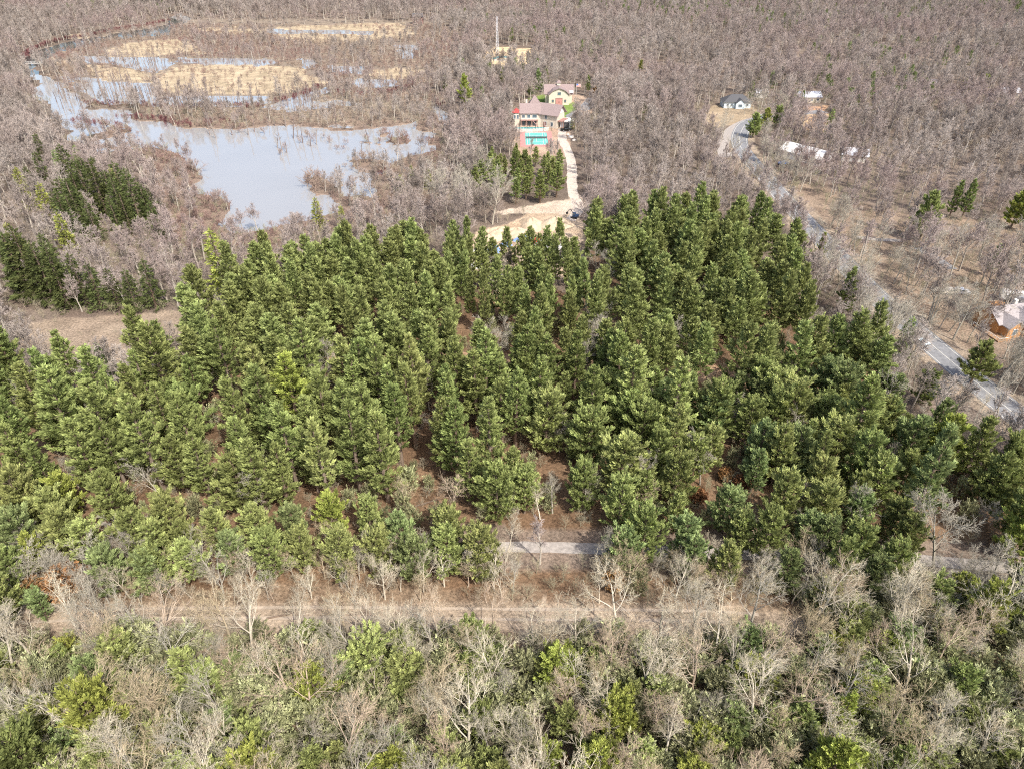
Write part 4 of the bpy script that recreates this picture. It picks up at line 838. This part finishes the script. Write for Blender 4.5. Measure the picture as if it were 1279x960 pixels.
b = LB(); b.box(-6.4, -1.6, 2.9, 1.4, -.02, 3.1); [b.box(x_, -1.55, 0, x_ + .18, -1.4, 2.9) for x_ in (-6.3, -3.9, -1.5, 1.1)]; b.build('balcony', M_trim, H1)
b = LB(); b.box(-6.4, -1.6, 3.9, 1.4, -1.5, 3.98); [b.box(-6.4 + i * .6, -1.58, 3.1, -6.34 + i * .6, -1.52, 3.9) for i in range(13)]; b.build('railing', M_white, H1)
for x_ in (-2.5, .6): window(H1, x_, -4, 4.5, 1.3, 1.7, T=W2); window(H1, x_ + 3.0, -4, 1.7, 1.3, 1.9, T=W2)
b = LB(*W2); b.box(-.6, -4.08, 0, .7, -3.98, 2.3); dd = b.build('door', M_trim, H1)
# barn
H2 = thing('barn', 698, 131, 'cream barn with pale mauve roof and large double door behind the house', 'barn')
b = LB(); b.prism([(-5.6, 0), (5.6, 0), (5.6, 5), (3.2, 7.2), (0, 8.4), (-3.2, 7.2), (-5.6, 5)], 'y', 0, 11); b.box(-7.4, 4, 0, -5.6, 11, 4.6); b.box(5.6, 4, 0, 7.4, 11, 4.6); b.build('wall', M_cream, H2)
b = LB(); pr = [(-6.2, 4.9), (-3.3, 7.35), (0, 8.6), (3.3, 7.35), (6.2, 4.9)]; b.prism(pr + [(x_, z_ + .28) for x_, z_ in pr[::-1]], 'y', -.6, 11.4); b.build('roof', M_mauve, H2)
b = LB(); gable(b, -7.8, 4.2, 7.8, 11, 5.2, 3.8, 'x', .5); rf = b.build('roof', M_mauve, H2)
b = LB(); b.box(-1, 6.7, 8.8, 1, 8.5, 10.2); cu = b.build('cupola', M_cream, rf)
b = LB(); b.add([(-1.4, 6.3, 10.2), (1.4, 6.3, 10.2), (1.4, 8.9, 10.2), (-1.4, 8.9, 10.2), (0, 7.6, 11.6)], [(0, 3, 2, 1), (0, 1, 4), (1, 2, 4), (2, 3, 4), (3, 0, 4)]); b.build('cupola_roof', M_mauve, H2)
for s_ in (-1, 1):
    b = LB(); b.box(s_ * 4.6 - 1.1 if s_ < 0 else 5.8, 3.4, 5.6, -5.8 + 2.3 - 2.2 + .0 if s_ < 0 else 8.0, 4.3, 6.6); b.build('dormer', M_white, H2)
for s_ in (-1, 1):
    b = LB(); b.box(min(0, s_ * 1.7), -.1, 0, max(0, s_ * 1.7) - .02, -.01, 3.4); d_ = b.build('door', M_courtr, H2); b = LB(); b.box(min(s_ * .15, s_ * .35), -.16, 1.4, max(s_ * .15, s_ * .35), -.1, 1.8); b.build('handle', M_dark, d_)
b = LB(); b.box(-1.9, -.14, 3.4, 1.9, -.01, 3.7); b.box(-1.95, -.12, 0, -1.72, -.01, 3.4); b.box(1.72, -.12, 0, 1.95, -.01, 3.4); b.build('door_frame', M_trim, H2)
for x_ in (-3.4, 3.4): window(H2, x_, 0, 2.1, 1.2, 1.5, trim=M_trim)
window(H2, 0, 0, 5.9, 2.0, 1.7, trim=M_cream)
# terrace, garage, court
T1 = thing('garden_terrace', 658, 164, 'pale curved terrace wall with teal covered pool in front of the cream house', 'terrace')
arc = [(11 * math.cos(a), 3.6 * math.sin(a)) for a in np.linspace(math.pi, 2 * math.pi, 16)]
b = LB(); b.prism([(x_, y_ + 3) for x_, y_ in arc], 'z', 0, 1.2); b.build('retaining_wall', M_stone, T1)
b = LB(); b.prism([(x_ * .82 - .3, y_ * .60 + 2.6) for x_, y_ in arc], 'z', 1.2, 1.32); b.build('pool_cover', M_teal, T1)
b = LB(); [b.box(-9 + i * 1.5, 2.55 - 2.9 * math.sqrt(max(0, 1 - ((-9 + i * 1.5) / 11) ** 2)) , 1.2, -8.9 + i * 1.5, 2.65 - 2.9 * math.sqrt(max(0, 1 - ((-9 + i * 1.5) / 11) ** 2)), 2.1) for i in range(13)]; b.build('railing', M_white, T1)
for k in range(6):
    b = LB(); b.box(3.0 + k * .5, 3.4 + k * .12, 3.6 - k * .6, 3.5 + k * .5, 4.9 + k * .12, 3.8 - k * .6); b.build('step', M_trim, T1)
G1 = thing('garage', 702, 159, 'low grey garage with a flat pale roof right of the cream house', 'garage', rz=R(-8))
b = LB(); b.box(-4.6, 0, 0, 5, 6, 2.9); b.build('wall', M_pale, G1); b = LB(); b.box(-5.2, -.6, 2.9, 5.6, 6.5, 3.2); b.build('roof', M_white, G1)
for x_ in (-2.4, 2.0): b = LB(); b.box(x_ - 1.4, -.06, 0, x_ + 1.4, .0, 2.3); b.build('garage_door', M_slate, G1)
TC = thing('tennis_court', 671, 183, 'red and green tennis court with white lines below the cream house', 'tennis court')
b = LB(); b.box(-7.8, 0, 0, 7.6, 26, .05); b.build('surround', M_courtr, TC); b = LB(); b.box(-5.2, 3, .05, 5.2, 23.5, .065); b.build('playing_surface', M_courtg, TC)
for a in ((-4.4, 3.4, -4.25, 23), (4.25, 3.4, 4.4, 23), (-4.25, 3.4, 4.25, 3.6), (-4.25, 22.8, 4.25, 23), (-3.2, 3.6, -3.08, 22.8), (3.08, 3.6, 3.2, 22.8), (-3.08, 8, 3.08, 8.15), (-3.08, 18, 3.08, 18.15), (-.07, 8.15, .07, 18)): b = LB(); b.box(a[0], a[1], .066, a[2], a[3], .078); b.build('court_line', M_white, TC)
b = LB(); b.box(-4.9, 13.1, .1, 4.9, 13.16, 1.0); nt_ = b.build('net', M_slate, TC)
for x_ in (-5, 5): b = LB(); b.rod((x_, 13.13, .06), (x_, 13.13, 1.2), .06); b.build('net_post', M_dark, nt_)
for i in range(7): b = LB(); b.rod((-7.9, i * 4.3, 0), (-7.9, i * 4.3, 3), .06); b.build('fence_post', M_dark, TC)
for i in range(1, 5): b = LB(); b.rod((-7.9 + i * 3.9, 26.1, 0), (-7.9 + i * 3.9, 26.1, 3), .06); b.build('fence_post', M_dark, TC)
b = LB(); [b.rod((-7.9, 0, z_), (-7.9, 25.8, z_), .035, k=5) for z_ in (1.5, 3)]; [b.rod((-7.9, 26.1, z_), (7.7, 26.1, z_), .035, k=5) for z_ in (1.5, 3)]; b.build('fence_rail', M_dark, TC)
sheet('parking_court', [G(*p)[:2] for p in [(706,144),(722,136),(728,142),(723,152),(714,154)]], .012, M_asphalt)
sheet('parking_court', [G(*p)[:2] for p in [(722,135),(734,122),(741,123),(743,134),(730,139)]], .02, M_asphalt)
FP = thing('flagpole', 719, 128, 'white flagpole with striped flag right of the barn', 'flagpole')
b = LB(); b.rod((0, 0, 0), (0, 0, 10), .09, .05); b.build('pole', M_white, FP); fl = LB(); fl.box(.05, -.02, 8.2, 2.4, .02, 9.8); f_ = fl.build('flag', M_white, FP)
for k in range(4): b = LB(); b.box(.06, -.03, 8.2 + k * .44, 2.39, -.021, 8.42 + k * .44); b.build('flag_stripe', M_redp, f_)
b = LB(); b.box(.06, -.045, 9.0, 1.0, -.031, 9.8); b.build('flag_canton', M_blue, f_)
def rock(u, v, s, label):
    r = np.random.default_rng(int(u * 7 + v)); import bmesh
    bm = bmesh.new(); bmesh.ops.create_icosphere(bm, subdivisions=2, radius=1)
    for q in bm.verts: k = 1 + .28 * (r.random() - .5); q.co = (q.co.x * s * k, q.co.y * s * .8 * k, max(-.2, q.co.z * s * .62 * k))
    me = bpy.data.meshes.new('boulder'); bm.to_mesh(me); bm.free(); me.materials.append(M_stone); o = link('boulder', me); o.location = G(u, v); return tag(o, label, 'boulder', 'boulders by the drive')
rock(713, 171, 1.5, 'largest pale boulder beside the sandy drive'); rock(709, 168, .9, 'small boulder left of the largest one by the drive'); rock(717, 175, 1.1, 'pale boulder nearest the tennis court end of the drive')
# steel mast and pool behind
MS = thing('lattice_mast', 621, 71, 'tall thin steel lattice mast behind the blue pool', 'mast')
for k in range(3): a = k * 2.094; b = LB(); b.rod((1.3 * math.cos(a), 1.3 * math.sin(a), 0), (.5 * math.cos(a), .5 * math.sin(a), 26), .12, .09, 5); b.build('leg', M_pale, MS)
b = LB()
for j in range(13):
    for k in range(3):
        rr0, rr1 = 1.3 - .8 * j / 13, 1.3 - .8 * (j + 1) / 13; a, c = k * 2.094, (k + 1) * 2.094
        b.rod((rr0 * math.cos(a), rr0 * math.sin(a), 2 * j), (rr1 * math.cos(c), rr1 * math.sin(c), 2 * j + 2), .05, k=4); b.rod((rr1 * math.cos(a), rr1 * math.sin(a), 2 * j + 2), (rr1 * math.cos(c), rr1 * math.sin(c), 2 * j + 2), .05, k=4)
b.build('bracing', M_pale, MS)
PL = thing('swimming_pool', 628, 74, 'curved teal swimming pool with pale rim below the steel mast', 'pool')
def cres(r0, r1, z0, z1, nm, mt):
    A = np.linspace(.15 * math.pi, .98 * math.pi, 14); P = [(r1 * math.cos(a), r1 * 1.5 * math.sin(a)) for a in A] + [(r0 * math.cos(a), r0 * 1.3 * math.sin(a) - 1) for a in A[::-1]]; n = len(A)
    V = [(x_, y_, z0) for x_, y_ in P] + [(x_, y_, z1) for x_, y_ in P]; N2 = 2 * n; F = [(i, i + 1, N2 - 2 - i, N2 - 1 - i) for i in range(n - 1)]; F = [tuple(q + N2 for q in f) for f in F] + [(i, (i + 1) % N2, (i + 1) % N2 + N2, i + N2) for i in range(N2)]
    b = LB(); b.add(V, F); return b.build(nm, mt, PL)
cres(4.6, 8.0, 0, .35, 'rim', M_stone); cres(4.9, 7.6, .36, .42, 'water', M_teal)
b = LB(); b.box(-6, -4.5, 0, 5, -1.2, .08); b.build('paving', M_stone, PL)
# houses on the right
H3 = thing('house', 921, 135, 'bluish white bungalow with dark hipped roof above the road bend', 'house')
b = LB(); b.box(-7.5, 0, 0, 7, 8, 3.2); b.build('wall', M_bwhite, H3)
b = LB(); b.add([(-8.2, -.7, 3.2), (7.7, -.7, 3.2), (7.7, 8.7, 3.2), (-8.2, 8.7, 3.2), (-3.2, 4, 6.4), (2.8, 4, 6.4)], [(0, 3, 2, 1), (0, 1, 5, 4), (1, 2, 5), (2, 3, 4, 5), (3, 0, 4)]); b.build('roof', M_slate, H3)
b = LB(); gwall(b, -1.5, -1.8, 3, 0, 3.1, 1.7, 'y'); b.build('wall', M_bwhite, H3); b = LB(); gable(b, -1.5, -1.8, 3, 3, 3.1, 1.7, 'y', .4); b.build('roof', M_slate, H3)
for x_ in (-5.6, -3.4, 5): window(H3, x_, 0, 1.7, 1.4, 1.5)
window(H3, .75, -1.8, 1.7, 2.2, 1.6)
def small_house(name, u, v, w_, d, h, rise, wall, roof, label, cat, rz=0):
    o = thing(name, u, v, label, cat, rz=R(rz)); b = LB(); gwall(b, -w_/2, 0, w_/2, d, h, rise, 'x'); b.build('wall', wall, o); b = LB(); gable(b, -w_/2, 0, w_/2, d, h, rise, 'x', .5); b.build('roof', roof, o)
    for x_ in np.arange(-w_/2 + 1.6, w_/2 - 1, 3.2): window(o, float(x_), 0, h * .52, 1.2, 1.2)
    return o
small_house('shed', 951, 122, 6, 5, 2.8, 1.4, M_white, M_pale, 'small white shed right of the bluish bungalow', 'shed')
small_house('house', 1010, 128, 13, 8, 3, 2, M_cream, M_pale, 'pale roofed house half hidden by trees above the short driveway', 'house')
small_house('house', 996, 201, 19, 10, 3.0, 2.3, M_white, M_white, 'long house with white roof seen through bare trees beside the road', 'house', rz=-52)
small_house('house', 1066, 202, 10, 8, 2.8, 1.8, M_white, M_pale, 'smaller white house deeper in the trees right of the long white roof', 'house', rz=-20)
small_house('house', 1152, 112, 18, 10, 3, 1.8, M_cream, M_grey, 'distant house with broad mauve-grey roof in the far woods', 'house')
small_house('house', 1262, 122, 10, 7, 3, 1.6, M_cream, M_pale, 'distant pale house near the right edge in the far woods', 'house')
small_house('house', 200, 9, 16, 10, 3, 2, M_white, M_dark, 'distant long white house across the river', 'house')
small_house('house', 522, 30, 9, 8, 6, 2.5, M_trim, M_slate, 'distant dark barn beyond the marsh', 'house')
# orange house
H4 = thing('house', 1268, 420, 'orange sided house with grey shingle roof at the right edge', 'house', rz=R(12))
b = LB(); gwall(b, -4.4, 2, 12, 10, 3.3, 2.4, 'x'); b.build('wall', M_orange, H4); b = LB(); gable(b, -4.4, 2, 12, 10, 3.3, 2.4, 'x', .6); rf = b.build('roof', M_grey, H4)
for x_ in (-3.6, 1.2, 6.4): b = LB(); gwall(b, x_, -.6, x_ + 4.0, 4, 3.2, 1.7, 'y'); b.build('wall', M_orange, H4); b = LB(); gable(b, x_, -.6, x_ + 4.0, 5.2, 3.2, 1.7, 'y', .4); b.build('roof', M_grey, H4); window(H4, x_ + 2, -.6, 1.8, 1.3, 1.8)
b = LB(); b.box(3.2, 6.6, 4.2, 4.1, 7.5, 6.6); b.build('chimney', M_white, rf); b = LB(); b.box(-2.6, 7.2, 3.6, 1.2, 9.2, 5.6); b.build('dormer', M_orange, rf)
b = LB(); b.box(-6.6, -1.6, 0, -3.7, 7, .35); b.build('deck', M_wood, H4); b = LB(); b.box(-6.6, -1.66, 1.1, -3.7, -1.58, 1.2); b.box(-6.68, -1.6, 1.1, -6.6, 7, 1.2); [b.box(-6.66, -1.6 + i * .95, .35, -6.6, -1.54 + i * .95, 1.1) for i in range(10)]; b.build('railing', M_white, H4)
# vehicles
def car(u, v, rz, mat, label, kind='car', s=1.0, cat='car'):
    o = thing('parked_' + kind, u, v, label, cat, rz=R(rz)); o.scale = (s, s, s); hw = .9
    prof = [(-2.2, .35), (-2.25, .8), (-2.1, .95), (-1.5, 1.0), (-1.0, 1.42), (.55, 1.45), (1.2, 1.0), (2.0, .88), (2.25, .7), (2.25, .35)] if kind == 'car' else [(-2.7, .45), (-2.7, 1.05), (-.7, 1.05), (-.6, 1.75), (.8, 1.78), (1.4, 1.15), (2.5, 1.05), (2.7, .8), (2.7, .45)]
    b = LB(); b.prism(prof, 'y', -hw, hw); b.build('body', mat, o, bevel=.05)
    for s_ in (-1, 1):
        b = LB(); b.add([(-.95, s_ * .91, 1.02), (1.0, s_ * .91, 1.02), (.5, s_ * .91, 1.36), (-.75, s_ * .91, 1.36)], [(0, 1, 2, 3)]); b.prism([(-.95, 1.02), (1.0, 1.02), (.5, 1.36), (-.75, 1.36)], 'y', s_ * .905, s_ * .915); b.build('side_window', M_glass, o)
        for x_ in (-1.4, 1.4): b = LB(); b.rod((x_, s_ * .75, .34), (x_, s_ * .97, .34), .34, k=14); wh = b.build('wheel', M_black, o); b = LB(); b.rod((x_, s_ * .96, .34), (x_, s_ * .985, .34), .18, k=10); b.build('rim', M_pale, wh)
    b = LB(); b.prism([(.62, 1.43), (1.17, 1.03), (1.2, 1.06), (.66, 1.46)], 'y', -.8, .8); b.build('windshield', M_glass, o)
    return o
car(1186, 366, 5, M_cream, 'cream coloured car, left one of two behind the grey tree', s=1.1); car(1199, 366, -8, M_pale, 'silver car, right one of two behind the grey tree', s=1.1)
car(1148, 429, -48, M_bwhite, 'pale blue car on the asphalt road below bare trees'); car(978, 205, 20, M_blue, 'small blue car left of the long white roof')
car(707, 163, 10, M_black, 'dark pickup truck in front of the flat roofed garage', kind='pickup', cat='pickup truck')
def camper(u, v, rz, L_, label):
    o = thing('camper_trailer', u, v, label, 'camper', 'white trailers behind the orange house', rz=R(rz)); b = LB(); b.prism([(-L_/2, .6), (-L_/2, 2.6), (-L_/2 + .5, 3.1), (L_/2 - 1.0, 3.1), (L_/2, 2.1), (L_/2 - .2, .6)], 'y', -1.2, 1.2); b.build('body', M_white, o, bevel=.12)
    for x_ in (-L_/4, L_/6): window(o, x_, -1.2, 1.9, 1.0, .7, trim=M_pale)
    for s_ in (-1, 1): b = LB(); b.rod((0, s_ * 1.0, .36), (0, s_ * 1.24, .36), .36, k=12); b.build('wheel', M_black, o)
    b = LB(); b.box(-.5, -.4, 3.1, .4, .4, 3.35); b.build('roof_vent', M_dark, o); b = LB(); b.rod((L_/2 - .3, 0, .6), (L_/2 + 1.1, 0, .5), .06); b.build('tow_bar', M_dark, o)
camper(1263, 376, -22, 6.5, 'white camper trailer left of its pair behind the orange house'); camper(1279, 384, -40, 7, 'second white camper trailer cut by the right picture edge')
ribbon('side_road', W_([(1146,309),(1166,320),(1190,336)]), 1.6, .012, M_asphalt); ribbon('side_road', W_([(1070,296),(1100,299),(1126,300)]), 1.2, .012, M_gravel); ribbon('side_road', W_([(905,196),(918,190),(926,186)]), 1.5, .009, M_gravel)
# sand pit
def mound(u, v, rx, ry, h, label, mat=None, name='sand_pile', cat='sand pile', group='sand heaps in the clearing', seed=0, facet=False):
    r = np.random.default_rng(int(u * 13 + v)); rings, seg = (9, 28) if not facet else (5, 12); V = [(0, 0, h)]; ph = r.random(6) * 6.28
    for i in range(1, rings + 1):
        t_ = i / rings
        for k in range(seg):
            a = k * 2 * math.pi / seg; q = 1 + .16 * math.sin(2 * a + ph[0]) + .1 * math.sin(3 * a + ph[1]) + .06 * math.sin(7 * a + ph[2])
            z_ = h * (1 - t_ ** 1.4) * (1 + .12 * math.sin(5 * a + 4 * t_ + ph[3])) + (r.random() - .5) * (.12 if not facet else .5) * (t_ < 1); V.append((rx * t_ * q * math.cos(a), ry * t_ * q * math.sin(a), max(z_, .0) if t_ < 1 else -.05))
    F = [(0, 1 + k, 1 + (k + 1) % seg) for k in range(seg)] + [(1 + (i * seg) + k, 1 + (i + 1) * seg + k, 1 + (i + 1) * seg + (k + 1) % seg, 1 + i * seg + (k + 1) % seg) for i in range(rings - 1) for k in range(seg)]
    b = LB(); b.add(V, F); o = b.build(name, mat or M_sand); o.location = G(u, v); return tag(o, label, cat, group)
for u, v, rx, ry, h, lb in [(664,281,5,6,2.6,'olive-tan sand heap, left of the two beside the track'),(694,280,6,6,2.6,'olive-tan sand heap, right of the two beside the track'),(624,290,6,4,2.0,'pale sand heap at the left top of the clearing'),(645,292,6,4,2.2,'pale sand heap second from left top of the clearing'),
        (612,298,5,4,1.6,'low pale sand heap at the left rim of the clearing'),(704,300,6,6,1.8,'broad pale sand heap right of centre of the clearing'),(712,318,4,7,1.5,'low pink sand heap at the right rim of the clearing'),(585,322,4,4,1.6,'sand heap between pines at the left end'),(680,298,4,4,1.3,'low sand heap in the middle of the clearing'),(540,328,4,4,1.8,'isolated sand heap left of the clearing')]: mound(u, v, rx, ry, h, lb)
for u, v, rx, ry, h, mt, lb in [(598,316,2.8,2.2,2.2,M_white,'white wrapped load left of the blue tarps'),(616,314,2.0,4.2,2.6,M_tarp,'blue tarped stack among the pines'),(596,333,2.6,1.8,1.8,M_white,'white wrapped load lowest at the left'),(617,342,2.4,1.6,1.6,M_pale,'pale tarped load lowest near the centre'),(655,300,3.6,1.8,1.6,M_tarp,'blue tarped load below the pale sand heaps'),
        (676,308,3.0,3.2,2.4,M_pale,'large pale grey tarped load in the clearing'),(701,312,3,3,2.0,M_white,'white tarped load at the right of the clearing'),(672,330,2,3.4,1.8,M_tarp,'blue-grey tarped load lowest in the clearing'),(655,332,1.8,1.6,1.5,M_white,'small white load behind slender pines'),(632,306,2.4,1.6,1.4,M_tarp,'low blue tarped load between two pines')]: mound(u, v, rx, ry, h, lb, mt, 'tarped_load', 'tarped load', 'covered loads in the clearing', facet=True)
b = LB(); b.box(-1.6, -.8, 0, 1.6, .8, 1.0); b.box(-1.2, -.6, 1.0, 1.1, .6, 1.4); o = b.build('metal_bin', M_redp); o.location = G(670, 302); o.rotation_euler[2] = .5; tag(o, 'red metal bin between the blue load and pale sand', 'bin')
EX = thing('excavator', 718, 272, 'small dark blue excavator at the end of the sandy drive', 'excavator', rz=R(150)); EX.scale = (.75,) * 3
for s_ in (-1, 1): b = LB(); b.prism([(-1.5, .1), (-1.7, .45), (-1.4, .8), (1.4, .8), (1.7, .45), (1.5, .1)], 'y', s_ * 1.1 - .25, s_ * 1.1 + .25); b.build('track', M_black, EX)
b = LB(); b.box(-1.6, -1.1, .85, .9, 1.1, 1.7); b.build('body', M_navy, EX, bevel=.08); b = LB(); b.prism([(-.5, 1.7), (.9, 1.7), (.7, 2.9), (-.5, 2.9)], 'y', .1, 1.05); cb = b.build('cab', M_navy, EX); b = LB(); b.prism([(-.35, 1.85), (.75, 1.85), (.6, 2.75), (-.35, 2.75)], 'y', 1.06, 1.09); b.build('cab_window', M_glass, cb)
b = LB(); b.rod((.8, -.3, 1.5), (2.6, -.3, 3.8), .2, .16, 6); b.build('boom', M_dark, EX); b = LB(); b.rod((2.6, -.3, 3.8), (4.2, -.3, 2.0), .15, .12, 6); b.build('arm', M_dark, EX); b = LB(); b.prism([(4.0, 2.1), (4.7, 1.9), (4.5, 1.1), (3.8, 1.2)], 'y', -.8, .2); b.build('bucket', M_dark, EX)
FB = thing('footbridge', 45, 80, 'narrow pale footbridge over the dark river bend at far left', 'footbridge')
b = LB(); b.box(-7, -.7, .5, 7, .7, .65); b.build('deck', M_stone, FB)
for y_ in (-.7, .64): b = LB(); b.box(-7, y_, 1.5, 7, y_ + .06, 1.58); [b.box(-7 + i * 1.98, y_, .65, -6.9 + i * 1.98, y_ + .06, 1.5) for i in range(8)]; b.build('railing', M_white, FB)
for x_ in (-4, 0, 4): b = LB(); b.rod((x_, 0, -1.2), (x_, 0, .5), .2); b.build('post', M_wood, FB)
# ---------------------------------------------------------------- labels
from collections import defaultdict
grp = defaultdict(list); n_wb = defaultdict(int)
for q in registry: n_wb[(q[1], q[2])] += 1
for o_, what, band, colm, u in registry: grp[(what, band, colm)].append((u, o_))
for (what, band, colm), L_ in grp.items():
    L_.sort(key=lambda q: q[0])
    for i, (u, o_) in enumerate(L_):
        lab = what + (', ' + (ordinal(i) + ' such from left, ' if len(L_) > 1 else '')) + band + ((', ' + colm) if colm and n_wb[(what, band)] > 1 else '')
        o_['label'] = lab
